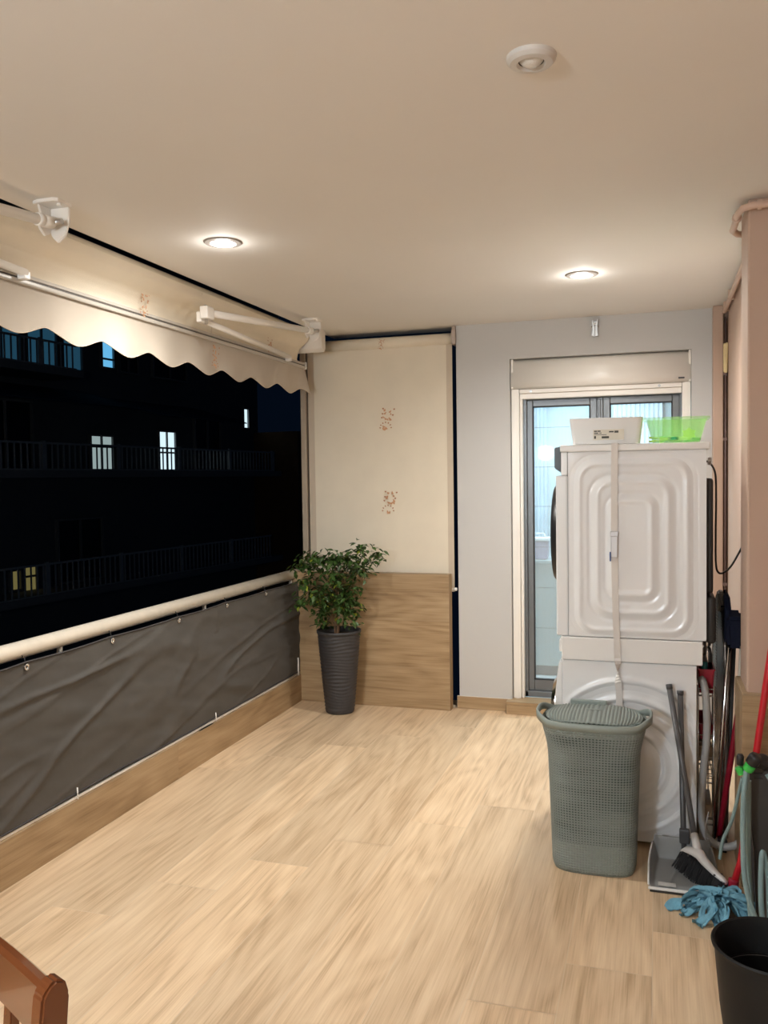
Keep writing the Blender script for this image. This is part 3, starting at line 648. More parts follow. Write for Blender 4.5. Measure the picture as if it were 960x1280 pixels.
bm=BM(); box(bm,-.186,-.152,MY0-.036,MY0-.020,1.34,1.362,.003); box(bm,-.184,-.154,MY0-.033,MY0-.021,1.25,1.345,.004); obj('buckle',bm,mat('buckle_metal',(.6,.6,.62),.35,metal=.4,vary=.1),t)
bm=BM(); box(bm,-.188,-.183,MY0-.036,MY0-.024,1.235,1.275,.002); obj('release_lever',bm,mat('blue_plastic',(.02,.08,.30),.4,vary=.1),t)
bm=BM(); pp=[(.20,4.0,1.655),(.222,3.98,1.645),(.243,3.97,1.60),(.247,3.97,1.50),(.246,3.98,1.35),(.248,4.0,1.21),(.26,4.02,1.165),(.285,4.05,1.163),(.32,4.1,1.19),(.37,4.16,1.27),(.418,4.2,1.35)]
tube(bm,pp,.0045,8,smoothpath=True); tag(obj('power_cable',bm,BLACKP),'black power cable looping from the dryer to the pink wall','cable')

# things on the dryer
t=thing('white_storage_bin','white tapered plastic bin with a paper label, on the dryer lid','bin',(-.205,3.95,1.731))
def hollow_tray(bm,x0,x1,y0,y1,z0,z1,tap,th,rim=.006,rimh=.006,seg=6,r=.02):
    """open tapered tray with rounded corners"""
    def loop(ix,z,sc):
        hx=(x1-x0)/2-ix-(1-sc)*tap; hy=(y1-y0)/2-ix-(1-sc)*tap; cx,cy=(x0+x1)/2,(y0+y1)/2; L=[]
        for (sx,sy,a0) in ((1,1,0),(-1,1,PI/2),(-1,-1,PI),(1,-1,1.5*PI)):
            for k in range(seg+1):
                a=a0+PI/2*k/seg; L.append(bm.verts.new((cx+sx*(hx-r)+r*math.cos(a),cy+sy*(hy-r)+r*math.sin(a),z)))
        return L
    rings=[loop(0,z0,0),loop(0,z1-rimh,.95),loop(-rim,z1-rimh,1),loop(-rim,z1,1),loop(th,z1,1),loop(th,z0+th,.02)]
    for A,B in zip(rings,rings[1:]):
        n=len(A)
        for k in range(n): bm.faces.new((A[k],A[(k+1)%n],B[(k+1)%n],B[k]))
    bm.faces.new(rings[0][::-1]); bm.faces.new(rings[-1])
    bmesh.ops.recalc_face_normals(bm,faces=bm.faces[:])
bm=BM(); hollow_tray(bm,-.365,-.055,3.85,4.08,1.735,1.848,.014,.003,.001,.003); obj('bin',bm,WPLAST,t,sm=True)
bm=BM(); Mx=Matrix.Rotation(-.10,4,'X')
def lab(x0,x1,z0,z1,lift): 
    f=lambda z:3.8485+ (1.848-z)*.118
    vs=[bm.verts.new((x,f(z)-lift,z)) for x,z in ((x0,z0),(x1,z0),(x1,z1),(x0,z1))]; return bm.faces.new(vs)
lab(-.262,-.132,1.752,1.797,.0008)
lb=obj('paper_label',bm,mat('label_paper',(.78,.74,.64),.6,vary=.06,vscale=50),t)
bm=BM()
for (a,b,c,d) in ((-.258,-.245,1.788,1.793),(-.243,-.230,1.788,1.793),(-.258,-.240,1.780,1.784),(-.236,-.226,1.781,1.784),(-.258,-.250,1.758,1.770),(-.226,-.195,1.759,1.768),(-.258,-.205,1.774,1.776),(-.195,-.175,1.784,1.790),(-.172,-.155,1.782,1.791)): lab(a,b,c,d,.0016)
obj('label_print',bm,mat('label_ink',(.06,.06,.05),.6,vary=.05),lb)
t=thing('green_basket','translucent bright green plastic basket beside the white bin on the dryer','basket',(.083,3.95,1.731))
bm=BM(); hollow_tray(bm,-.044,.208,3.855,4.06,1.734,1.842,.030,.0025,.010,.008,r=.025); obj('basket',bm,GREENT,t,sm=True)
PEG=[mat('lime_plastic',(.55,.70,.08),.4,vary=.1),mat('mid_green_plastic',(.04,.32,.12),.4,vary=.1),mat('pale_yellow_plastic',(.75,.80,.40),.4,vary=.1)]
def peg(x,y,z,rz,c,label):
    root=thing('clothes_peg',label,'clothes peg',(x,y,z),rz,group='clothes pegs in the green basket')
    for sg in (-1,1):
        b=BM(); q=BM(); box(q,-.007,.007,-.04,.04,sg*.005-.004,sg*.005+.004,.002); merge(b,q,0,Matrix.Rotation(sg*.09,4,'X'))
        o=obj('jaw',b,PEG[c],None,loc=(0,0,0)); o.parent=root; o.location=(0,0,0)
    b=BM(); tube(b,[(-.009,0,0),(.009,0,0)],.006,10); o=obj('spring',b,STEEL,None,loc=(0,0,0)); o.parent=root; o.location=(0,0,0)
peg(.010,3.90,1.750,1.35,0,'lime green clothes peg, leftmost in the green basket')
peg(.052,3.895,1.752,1.0,1,'dark green clothes peg between the lime and pale pegs in the green basket')
peg(.088,3.90,1.751,1.7,2,'pale yellow clothes peg just left of the star sponge in the green basket')
peg(.03,3.96,1.75,.3,2,'pale clothes peg lying behind the lime peg in the green basket')
peg(.15,3.99,1.75,.9,1,'dark green clothes peg behind the star sponge in the green basket')
t=thing('green_scrubber','lime green star-shaped scrubbing sponge on the pegs in the green basket','sponge',(.135,3.94,1.74))
bm=BM(); vs=[( .135+ (.034 if k%2 else .020)*math.cos(k*PI/6), 1.772+(.030 if k%2 else .018)*math.sin(k*PI/6)) for k in range(12)]
prism(bm,vs,1,3.925,3.955,bev=.003); obj('star_sponge',bm,PEG[0],t)

# ------------------------------------------------------------------ laundry hamper
def hamper_mat(name,holes):
    m=mat(name,SAGE,.5,vary=.05,vscale=3); nt=m.node_tree; N=nt.nodes; L=nt.links; b=N['Principled BSDF']
    uv=N.new('ShaderNodeUVMap'); sp=N.new('ShaderNodeSeparateXYZ'); L.new(uv.outputs[0],sp.inputs[0])
    def M_(op,a,b_=None,c=None):
        q=N.new('ShaderNodeMath'); q.operation=op
        for i,v in enumerate((a,b_,c)):
            if v is None: continue
            if isinstance(v,(int,float)): q.inputs[i].default_value=v
            else: L.new(v,q.inputs[i])
        return q.outputs[0]
    # knit pattern, cell .0105 x .0095 m
    cx=M_('MULTIPLY',sp.outputs[0],2*PI/.0118); cy=M_('MULTIPLY',sp.outputs[1],2*PI/.0105)
    a=M_('ABSOLUTE',M_('SINE',M_('MULTIPLY',cx,.5))); b1=M_('SINE',M_('ADD',cy,M_('MULTIPLY',a,2.2)))
    hgt=M_('ADD',M_('MULTIPLY',a,.9),M_('MULTIPLY',b1,.45))
    bp=N.new('ShaderNodeBump'); bp.inputs['Strength'].default_value=1; bp.inputs['Distance'].default_value=.0035
    L.new(hgt,bp.inputs['Height']); L.new(bp.outputs[0],b.inputs['Normal'])
    if holes:
        hx=M_('COSINE',cx); hy=M_('COSINE',cy); h=M_('ADD',hx,hy)
        # denser openings in two bands, solid knit elsewhere
        nz=N.new('ShaderNodeTexNoise'); nz.inputs['Scale'].default_value=5; mp=N.new('ShaderNodeMapping'); mp.inputs['Scale'].default_value=(.8,3.2,1); L.new(uv.outputs[0],mp.inputs[0]); L.new(mp.outputs[0],nz.inputs[0])
        thr=M_('MULTIPLY_ADD',nz.outputs[0],-3.4,2.35)
        op=M_('GREATER_THAN',h,thr)
        top=M_('LESS_THAN',sp.outputs[1],.565); bot=M_('GREATER_THAN',sp.outputs[1],.125)
        al=M_('SUBTRACT',1,M_('MULTIPLY',M_('MULTIPLY',op,top),bot)); L.new(al,b.inputs['Alpha'])
    return m
HAMP=hamper_mat('sage_knit_plastic',True); SAGEP=mat('sage_plastic',SAGE,.45,vary=.04)
t=thing('laundry_hamper','sage green knit-pattern plastic laundry hamper with lid, in front of the washing machine','laundry hamper',(-.245,3.58,0))
HCX,HCY=-.245,3.575
def hl(z):  # half sizes at height z
    s=z/.62
    hx=.166+.022*s+ .022*ss(.72,1,s)**1.5; hy=.118+.016*s+.012*ss(.72,1,s)
    return hx,hy
def sup(a,n=3.6):
    c,s=math.cos(a),math.sin(a); return math.copysign(abs(c)**(2/n),c),math.copysign(abs(s)**(2/n),s)
def hamper_fn(off=0,z0=0,z1=.605):
    def f(u,v):
        a=2*PI*u+PI/2; z=z0+(z1-z0)*v; hx,hy=hl(z); k=ss(0,.03,z+.003); e=(1-.05*(1-k)); x,y=sup(a); 
        return Vector((HCX+(hx*e-off)*x,HCY+(hy*e-off)*y,z))
    return f
per=[0]; f0=hamper_fn(); 
for i in range(160): per.append(per[-1]+((f0((i+1)/160,.5)-f0(i/160,.5)).length))
bm=BM(); grid(bm,160,40,f0,uvfn=lambda u,v:(per[int(round(u*160))],v*.605))
V=[bm.verts.new(f0(i/48,0)) for i in range(48)]; bm.faces.new(V)
hb=obj('basket_body',bm,HAMP,t)
hb.modifiers.new('thickness','SOLIDIFY').thickness=.003; hb.modifiers['thickness'].offset=-1
# rim that dips to handles on the short sides
def rimpt(i,n=240,grow=.006):
    a=2*PI*i/n-PI/2; hx,hy=hl(.605); x,y=sup(a,3.0); 
    hnd=ss(.80,1.0,abs(x)); return Vector((HCX+(hx+grow+.012*hnd)*x,HCY+(hy+grow)*y,.612+.022*hnd)),hnd
bm=BM(); R_=[rimpt(i)[0] for i in range(241)]
rings=[]
for i in range(240):
    p=R_[i]; c=Vector((HCX,HCY,p.z)); o=(p-c).normalized()
    rings.append([bm.verts.new(p+o*.004+Vector((0,0,.004))),bm.verts.new(p-o*.004+Vector((0,0,.007))),bm.verts.new(p-o*.008+Vector((0,0,.0))),bm.verts.new(p-o*.006+Vector((0,0,-.022))),bm.verts.new(p+o*.003+Vector((0,0,-.024)))])
for i in range(240):
    A,B=rings[i],rings[(i+1)%240]
    for k in range(5): f=bm.faces.new((A[k],A[(k+1)%5],B[(k+1)%5],B[k])); f.smooth=True
bmesh.ops.recalc_face_normals(bm,faces=bm.faces[:]); obj('rim_with_handles',bm,SAGEP,t)
bm=BM()
def lid(u,v):
    x=-1+2*u; y=-1+2*v; hx,hy=.192,.146
    # squircle mapping with concave short ends near the handles
    X=x*hx*(1-.12*y*y*abs(x)**3) ; Y=y*hy*(1-.42*abs(x)**3.2)
    dome=.020*(1-x*x)*(1-.5*y*y); rib=.0042*abs(math.sin(1.0*(abs(x)**1.15)*42+ .0)) 
    rib*= 1
    bow=.02*y*y
    return Vector((HCX+X,HCY+Y,.615+dome+rib))
grid(bm,420,24,lid)
lo=obj('lid',bm,SAGEP,t); so=lo.modifiers.new('thickness','SOLIDIFY'); so.thickness=.006; so.offset=-1
bm=BM(); box(bm,HCX-.105,HCX+.045,HCY+.118,HCY+.140,.622,.646,.005,3); obj('lid_hinge',bm,SAGEP,lo)
bm=BM(); box(bm,HCX-.03,HCX+.03,HCY-.004,HCY+.002,.6405,.6435,.001); obj('lid_mark',bm,mat('pale_sage_plastic',(.36,.41,.38),.5,vary=.05),lo)
bm=BM(); box(bm,HCX-.055,HCX+.055,HCY-.146,HCY-.142,.6065,.6115,.001); obj('latch_slot',bm,DARKGASK,t)
# inner liner seen dimly through the openings
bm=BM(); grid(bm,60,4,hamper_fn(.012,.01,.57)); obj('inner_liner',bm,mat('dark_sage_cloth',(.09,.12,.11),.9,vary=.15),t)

# ------------------------------------------------------------------ dustpan and broom
t=thing('dustpan','grey long-handled dustpan with a pale front lip on the floor beside the hamper','dustpan',(.09,3.52,0))
DG=mat('grey_dustpan_plastic',(.27,.28,.28),.4,vary=.06)
px0,px1,pf,pb=-.030,.225,3.395,3.645
bm=BM()
def pan(u,v):
    # v 0 front lip -> 1 top of back wall
    s=v*1.35
    if s<1: y=pf+(pb-pf)*s; z=.010+.012*s
    else: y=pb+.02*(s-1)/.35; z=.022+.088*ss(0,.35,s-1)
    wall=ss(.0,.10,u)*ss(0,.10,1-u); k=(1-wall)
    x=px0+(px1-px0)*u; inset=.022*ss(.4,1.35,s)
    x=(px0+px1)/2+(x-(px0+px1)/2)*(1-inset/.13)
    rise=k*(.012+.060*min(s,1)) if s<1 else k*(.072*(1-(s-1)/.35))
    rib=.003*ridge(u-.5-.25*(1-min(s,1)),.02)+.003*ridge(u-.5+.25*(1-min(s,1)),.02)
    return Vector((x,y,z+rise+rib))
grid(bm,50,40,pan); p_=obj('pan',bm,DG,t); so=p_.modifiers.new('thickness','SOLIDIFY'); so.thickness=.004; so.offset=-1
bm=BM(); box(bm,px0-.002,px1+.002,pf-.010,pf+.003,.008,.016,.002); tube(bm,[pan(0,i/20)+Vector((-.001,0,.002)) for i in range(0,15)],.0035,8); obj('pale_lip',bm,WPLAST,t)
bm=BM(); box(bm,px0+.004,px1-.002,pf-.012,pf+.002,.0005,.008,.001); obj('rubber_edge',bm,RUBBER,t)
bm=BM(); box(bm,px0+.035,px0+.10,pf+.018,pf+.05,.0145,.016); o=obj('sticker',bm,mat('sticker_grey',(.5,.5,.48),.5,vary=.15,vscale=90),t)
bm=BM(); tube(bm,[(.107,3.655,.04),(.104,3.67,.14),(.094,3.735,.685)],.0115,14); obj('handle',bm,mat('dark_grey_tube',(.085,.085,.09),.35,vary=.05),t)
bm=BM(); tube(bm,[(.094,3.735,.685),(.0935,3.737,.70)],.0135,14); obj('hanging_cap',bm,DKGREY,t)
bm=BM(); box(bm,.088,.128,3.645,3.672,.09,.15,.006); obj('handle_socket',bm,DKGREY,t)
t=thing('broom','white-headed broom with dark grey handle and bristles resting over the dustpan','broom',(.17,3.5,0))
ha=Vector((.145,3.56,.150)); hbp=Vector((.052,3.733,.705))
bm=BM(); tube(bm,[ha,hbp],.0115,14); obj('handle',bm,mat('slate_grey_tube',(.105,.105,.11),.35,vary=.05),t)
bm=BM(); tube(bm,[hbp,hbp+(hbp-ha).normalized()*.02],.013,14); obj('hanging_cap',bm,DKGREY,t)
hL=Vector((.098,3.545,.108)); hR=Vector((.250,3.405,.060)); ax=(hR-hL).normalized()
up=Vector((0,.25,1)); up=(up-ax*up.dot(ax)).normalized(); sd=ax.cross(up)
bm=BM(); prof=[(0,.004,.016),(.06,.026,.019),(.25,.045,.02),(.36,.050,.021),(.5,.032,.02),(.75,.016,.017),(.93,.010,.013),(1,.003,.008)]
rings=[]
for s,hh,ww in prof:
    c=hL+(hR-hL)*s
    rings.append([bm.verts.new(c+sd*(ww*math.cos(a))+up*(hh*(.5+.5*math.sin(a)) if math.sin(a)>0 else hh*.5+ -.008-.0+.0*hh)) for a in [2*PI*k/14 for k in range(14)]])
for A,B in zip(rings,rings[1:]):
    for k in range(14): f=bm.faces.new((A[k],A[(k+1)%14],B[(k+1)%14],B[k])); f.smooth=True
bm.faces.new(rings[0][::-1]); bm.faces.new(rings[-1])
c=hL+(hR-hL)*.32; tube(bm,[c+up*.025,ha+(hbp-ha).normalized()*.02],.017,14,rfun=lambda s:1-.15*s)
bmesh.ops.recalc_face_normals(bm,faces=bm.faces[:]); obj('broom_head',bm,mat('broom_white',(.70,.69,.68),.4,vary=.03),t)
for s in (.2,.8):
    bm=BM(); c=hL+(hR-hL)*s+up*.006; tube(bm,[c+sd*.0195,c+sd*.0235],.004,10); obj('screw',bm,DKGREY,t)
    bm=BM(); tube(bm,[c-sd*.0195,c-sd*.0235],.004,10); obj('screw',bm,DKGREY,t)
bm=BM(); r_=random.Random(3)
for i in range(520):
    s=r_.random(); w_=r_.uniform(-.014,.014); c=hL+(hR-hL)*s+sd*w_+up*.0
    L_=.078; fan=(s-.5)*.03
    tip=c-up*L_*r_.uniform(.92,1.02)+ax*(fan+r_.uniform(-.004,.004))+sd*(w_*.5)
    tip.z=max(tip.z,.018 if (tip.x<px1 and tip.y>pf) else .002)
    tube(bm,[c,tip],.0014,3,cap=False)
obj('bristles',bm,BRUSHM,t)

# ------------------------------------------------------------------ mop, bucket, red pole
t=thing('mop','floor mop with red pole and crumpled blue microfibre strips spread on the floor','mop',(.19,3.22,0))
r_=random.Random(12)
bm=BM(); cc=Vector((.22,3.26,.05))
def ribbon(P,wv,th=.003):
    P=catmull(P,6); ph=r_.uniform(0,6)
    for layer in (0,1):
        A=[]
        for i,p in enumerate(P):
            d=(P[min(i+1,len(P)-1)]-P[max(i-1,0)]).normalized(); s=d.cross(Vector((0,0,1))); s=s.normalized() if s.length>1e-4 else Vector((1,0,0))
            tw=.8*math.sin(ph+i*.35); n_=d.cross(s); ww=s*math.cos(tw)+n_*math.sin(tw)
            row=[]
            for k in range(5):
                q=p+ww*wv*(k/4-.5)*2+n_*(.006*math.cos(k*2.2+i*.5)); q.z=max(q.z,.002)+layer*th; row.append(bm.verts.new(q))
            A.append(row)
        for i in range(len(A)-1):
            for k in range(4): f=bm.faces.new((A[i][k],A[i][k+1],A[i+1][k+1],A[i+1][k])); f.smooth=True
for i in range(46):
    a=r_.uniform(0,2*PI); L_=r_.uniform(.08,.15)*(1.0 if abs(math.cos(a))<.5 else 1.15); e=cc+Vector((math.cos(a)*L_*1.05,math.sin(a)*L_*.8,-.045)); m=cc+(e-cc)*.5+Vector((r_.uniform(-.03,.03),r_.uniform(-.03,.03),r_.uniform(.01,.05))); m2=cc+(e-cc)*.8+Vector((r_.uniform(-.03,.03),r_.uniform(-.02,.02),-.01))
    m.z=max(m.z,.02); e.z=.006; m2.z=max(m2.z,.01)
    ribbon([cc+Vector((r_.uniform(-.03,.03),r_.uniform(-.03,.03),r_.uniform(0,.035))),m,m2,e],r_.uniform(.010,.017))
ribbon([cc+Vector((-.03,0,.03)),Vector((.12,3.27,.06)),Vector((.07,3.275,.02)),Vector((.035,3.255,.004))],.017)
obj('microfibre_strips',bm,BLUECL,t)
bm=BM(); tube(bm,[(.272,3.41,.045),(.30,3.42,.14),(.395,3.455,.85),(.458,3.480,1.31)],.0125,14); mp_=obj('pole',bm,RED,t)
bm=BM(); tube(bm,[(.458,3.480,1.31),(.464,3.482,1.355)],.0135,14); obj('pole_cap',bm,mat('grey_cap',(.3,.3,.31),.4,vary=.1),mp_)
bm=BM(); tube(bm,[(.225,3.29,.055),(.268,3.40,.03),(.276,3.413,.075)],.019,12,smoothpath=True); obj('socket',bm,REDPL,t)
t=thing('red_broom_pole','second red pole leaning behind the pillar with a dark push-broom head on the floor','broom',(.26,3.9,0))
bm=BM(); tube(bm,[(.252,3.86,.05),(.334,3.90,.60),(.395,4.02,1.10)],.0125,14); obj('pole',bm,REDPL,t)
bm=BM(); box(bm,.246,.284,3.81,3.91,.035,.06,.008); box(bm,.249,.281,3.815,3.905,.002,.036,.003); obj('brush_head',bm,BLACKP,t)

t=thing('black_bucket','round black plastic bucket standing at the lower right corner of the floor','bucket',(.285,2.53,0))
bx,by=.300,2.525
bm=BM(); lathe(bm,[(0,.002),(.112,.002),(.118,.008),(.133,.12),(.148,.285),(.154,.288),(.156,.296),(.152,.301),(.146,.298),(.141,.28),(.132,.19),(.1315,.185),(.128,.13),(.114,.014),(0,.012)],(bx,by,0),72); obj('bucket',bm,mat('matt_black_plastic',(.008,.0085,.009),.5,spec=.3,vary=.05,bump=.15,bscale=150),t,sm=True)
bm=BM(); lathe(bm,[(.1315,.196),(.1345,.199),(.1345,.201),(.1315,.204)],(bx,by,0),60); lathe(bm,[(.126,.108),(.1285,.110),(.1285,.113),(.126,.115)],(bx,by,0),60); obj('measure_ring',bm,mat('grey_black_plastic',(.06,.06,.065),.3,vary=.05),t)

# ------------------------------------------------------------------ clutter beside the machines
t=thing('ironing_board','folded metal mesh ironing board standing on end between dryer and pink wall','ironing board',(.26,4.02,0))
def mesh_mat():
    m=mat('dark_perforated_metal',(.30,.25,.22),.35,metal=.6,vary=.2,vscale=20); nt=m.node_tree; N=nt.nodes; L=nt.links
    tc=N.new('ShaderNodeTexCoord'); v=N.new('ShaderNodeTexVoronoi'); v.inputs['Scale'].default_value=75; v.inputs['Randomness'].default_value=.0
    L.new(tc.outputs['Object'],v.inputs['Vector']); g=N.new('ShaderNodeMath'); g.operation='GREATER_THAN'; g.inputs[1].default_value=.36
    L.new(v.outputs['Distance'],g.inputs[0]); L.new(g.outputs[0],N['Principled BSDF'].inputs['Alpha']); return m
def outline(k=40):
    P=[]
    for i in range(k+1):
        s=i/k; z=.02+1.05*s; hw=.16 if s<.55 else .16*math.sqrt(max(0,1-((s-.55)/.45)**2.2)); P.append((hw,z))
    return P
O=outline(); bm=BM()
def bp_(w_,z,off=0): # w_ along board width
    return Vector((.262+.09*w_+off,4.09-.95*w_,z))
A=[bm.verts.new(bp_(-h,z)) for h,z in O]; B=[bm.verts.new(bp_(h,z)) for h,z in O]
A2=[bm.verts.new(bp_(-h,z,.018)) for h,z in O]; B2=[bm.verts.new(bp_(h,z,.018)) for h,z in O]
for i in range(len(O)-1):
    bm.faces.new((A[i],B[i],B[i+1],A[i+1])); bm.faces.new((B2[i],A2[i],A2[i+1],B2[i+1]))
obj('mesh_top',bm,mesh_mat(),t)
bm=BM(); path=[bp_(-h,z,.009) for h,z in O]+[bp_(h,z,.009) for h,z in O[::-1]]
tube(bm,path+[path[0]],.011,8); obj('edge_frame',bm,mat('bronze_grey_metal',(.20,.17,.15),.35,metal=.6,vary=.1),t)
bm=BM()
# cloth cover bunched at the nose
prism(bm,[(3.86,.875),(3.88,1.03),(3.93,1.075),(4.02,1.095),(4.10,1.07),(4.14,.98),(4.12,.90)],0,.275,.30,bev=.01)
prism(bm,[(3.84,.865),(3.85,.995),(3.93,1.015),(4.02,.99),(4.05,.90),(4.0,.87)],0,.284,.346,bev=.012)
for v in bm.verts: v.co+=Vector((1,1,1))*.008*noise.noise(v.co*18)
obj('bunched_cover',bm,NAVY,t)
bm=BM(); prism(bm,[(3.92,1.03),(3.98,1.085),(4.06,1.085),(4.10,1.02),(4.0,.99)],0,.255,.285,bev=.008); obj('nose_cap',bm,BLACKP,t)
for (a,b) in (((.297,3.87,.955),(.236,3.90,.03)),((.302,3.93,.90),(.262,3.94,.03))): 
    bm=BM(); tube(bm,[a,b],.0085,10); obj('leg',bm,CHROME,t)
for (a,b) in (((.318,3.95,.90),(.285,3.97,.05)),((.322,4.08,.92),(.29,4.1,.05))): 
    bm=BM(); tube(bm,[a,b],.011,10); obj('leg',bm,DKGREY,t)
bm=BM(); tube(bm,[(.345,3.90,.895),(.318,3.92,.40)],.007,8); obj('locking_bar',bm,CREAMTUBE,t)
# narrow chrome trolley behind the washing machine with its contents
t=thing('wire_trolley','narrow chrome wire shelf trolley squeezed behind the washing machine','trolley',(.205,4.05,0))
for (x,y) in ((.168,3.86),(.232,3.86),(.168,4.28),(.232,4.28)):
    bm=BM(); tube(bm,[(x,y,.02),(x,y,.70)],.005,8); lathe(bm,[(0,0),(.012,.004),(.013,.012),(.006,.02),(0,.02)],(x,y,0),12); obj('post',bm,CHROME,t)
for z in (.10,.28,.36,.455,.655):
    bm=BM(); tube(bm,[(.168,3.86,z),(.232,3.86,z),(.232,4.28,z),(.168,4.28,z),(.168,3.86,z)],.004,8)
    for k in range(1,7): tube(bm,[(.168,3.86+.06*k,z),(.232,3.86+.06*k,z)],.0022,6)
    tube(bm,[(.168,3.86,z+.03),(.232,3.86,z+.03)],.003,6); obj('wire_shelf',bm,CHROME,t)
bm=BM(); hollow_tray(bm,.170,.236,3.875,4.16,.661,.765,.006,.003,.003,.006,r=.01); tag(obj('red_crate',bm,REDPL),'dark red plastic crate on the top shelf of the chrome trolley','crate')
bm=BM(); hollow_tray(bm,.172,.230,3.875,4.10,.461,.53,.006,.003,.003,.006,r=.01); tag(obj('red_tray',bm,REDPL),'dark red plastic tray on the middle shelf of the chrome trolley','tray')
bm=BM(); box(bm,.175,.228,3.90,4.1,.366,.425,.004); tag(obj('beige_box',bm,mat('beige_cardboard',(.45,.36,.26),.8,vary=.1)),'small beige cardboard box on a lower shelf of the chrome trolley','box')
bm=BM(); box(bm,.175,.228,3.90,4.1,.106,.17,.004); tag(obj('pale_box',bm,mat('pale_cardboard',(.65,.5,.36),.8,vary=.1)),'pale box on the lowest shelf of the chrome trolley','box')
t=thing('detergent_bottle','clear bottle with a teal cap standing in the dark red crate','bottle',(.198,3.92,.667))
bm=BM(); lathe(bm,[(0,.667),(.02,.667),(.021,.72),(.018,.745),(.009,.755)],(.198,3.93,0),20); obj('bottle',bm,mat('smoky_clear_plastic',(.25,.28,.28),.2,vary=.1),t)
bm=BM(); lathe(bm,[(.013,.755),(.013,.785),(0,.787)],(.198,3.93,0),18); obj('cap',bm,mat('teal_plastic',(.03,.22,.24),.35,vary=.1),t)
t=thing('steel_flask','polished steel flask standing in the crate beside the teal-capped bottle','flask',(.222,4.02,.667))
bm=BM(); lathe(bm,[(0,.667),(.020,.667),(.022,.69),(.022,.80),(.018,.825),(.012,.835)],(.213,4.03,0),24); obj('flask_body',bm,CHROME,t,sm=True)
bm=BM(); lathe(bm,[(.013,.836),(.017,.84),(.017,.858),(.013,.862),(.017,.866),(.016,.885),(0,.888)],(.213,4.03,0),24); obj('flask_cap',bm,CHROME,t,sm=True)
bm=BM(); hp=[(.184,3.93,.70),(.186,3.86,.722),(.196,3.83,.68),(.202,3.82,.58),(.20,3.82,.47),(.188,3.81,.35),(.180,3.80,.22),(.182,3.79,.14),(.20,3.77,.085),(.24,3.76,.055),(.29,3.75,.06),(.33,3.745,.10),(.35,3.85,.2)]
tube(bm,hp,.0155,12,smoothpath=True); tag(obj('drain_hose',bm,HOSEW),'thick grey drain hose looping down behind the washing machine onto the floor','hose')
bm=BM(); tube(bm,[(.205,3.74,.20),(.19,3.70,.12),(.215,3.64,.05),(.235,3.6,.01),(.255,3.58,.006)],.003,6,smoothpath=True); tag(obj('thin_cable',bm,HOSEW),'thin grey cable trailing beside the broom head','cable')

# garden hose cart
t=thing('garden_hose_reel','dark grey hose reel frame wound with blue-grey garden hose, green connectors on top','hose reel',(.36,3.12,0))
hy=3.12
bm=BM()
prism(bm,[(.285,.585),(.315,.60),(.375,.585),(.385,.54),(.368,.30),(.366,.10),(.37,.0),(.33,.0),(.325,.10),(.318,.30),(.295,.50)],1,hy+.02,hy+.055,bev=.006)
prism(bm,[(.33,.0),(.60,.0),(.60,.03),(.37,.045)],1,hy+.02,hy+.055,bev=.004)
prism(bm,[(.32,.46),(.36,.47),(.39,.45),(.368,.30),(.366,.10),(.37,.0),(.33,.0),(.325,.10),(.318,.30),(.30,.44)],1,hy+.24,hy+.265,bev=.006)
obj('frame',bm,mat('charcoal_reel_plastic',(.045,.043,.042),.45,vary=.1,bump=.2),t)
for z in (.555,.572): bm=BM(); box(bm,.315,.345,hy+.015,hy+.021,z,z+.005,.001); obj('vent_slot',bm,DARKGASK,t)
bm=BM(); M=Matrix.Rotation(PI/2,4,'X'); lathe(bm,[(0,-.27),(.03,-.27),(.03,.0),(0,.0)],(.46,hy+.0,.30),24,M=M); lathe(bm,[(.15,-.255),(.16,-.255),(.16,-.245),(.02,-.24),(.02,-.10),(.16,-.095),(.16,-.085),(.15,-.08)],(.48,hy,.30),40,M=M); obj('drum',bm,DKGREY,t)
bm=BM(); lathe(bm,[(0,-.022),(.02,-.018),(.030,0),(.026,.018),(.012,.028),(0,.03)],(.340,hy-.01,.622),24,M=Matrix.Rotation(.4,4,'Y')); box(bm,.34,.44,hy-.02,hy+.01,.592,.612,.008); obj('crank_knob',bm,BLACKP,t,sm=True)
def hose(pts,r=.0088,name='hose'):
    b=BM(); tube(b,pts,r,10,smoothpath=True); return obj(name,b,HOSEG,t)
hose([(.284,3.045,.612),(.274,3.03,.52),(.272,3.02,.38),(.278,3.0,.25),(.31,2.98,.14),(.36,2.97,.08),(.42,2.98,.06)])
hose([(.350,3.06,.60),(.378,3.03,.54),(.385,3.02,.40),(.372,3.01,.25),(.345,3.0,.12),(.33,3.01,.14),(.328,3.03,.26),(.336,3.05,.34),(.352,3.05,.26),(.36,3.04,.10),(.40,3.04,.03)])
hose([(.287,3.06,.60),(.292,3.07,.40),(.296,3.08,.24),(.302,3.06,.09),(.32,3.03,.012)])
hose([(.298,3.10,.56),(.30,3.12,.42),(.302,3.13,.25),(.315,3.12,.05)],.0075)
hose([(.276,3.09,.57),(.25,3.16,.40),(.225,3.22,.30),(.215,3.24,.22)],.006)
hose([(.402,3.04,.30),(.42,3.03,.2),(.43,3.03,.05)],.009)
bm=BM()
for k in range(9):
    a=.145-.002*(k%3); yv=hy+.115+.014*k
    tube(bm,[(.48+a*math.cos(2*PI*i/32),yv,.30+a*math.sin(2*PI*i/32)) for i in range(33)],.0085,8)
obj('wound_hose',bm,HOSEG,t)
Mt=Matrix.Rotation(.45,4,'Y')@Matrix.Rotation(.25,4,'X')
bm=BM(); lathe(bm,[(0,0),(.016,0),(.018,.006),(.018,.022),(.014,.026),(0,.026)],(.288,3.05,.612),22,M=Mt); e=obj('green_connector',bm,GREENC,t,sm=True)
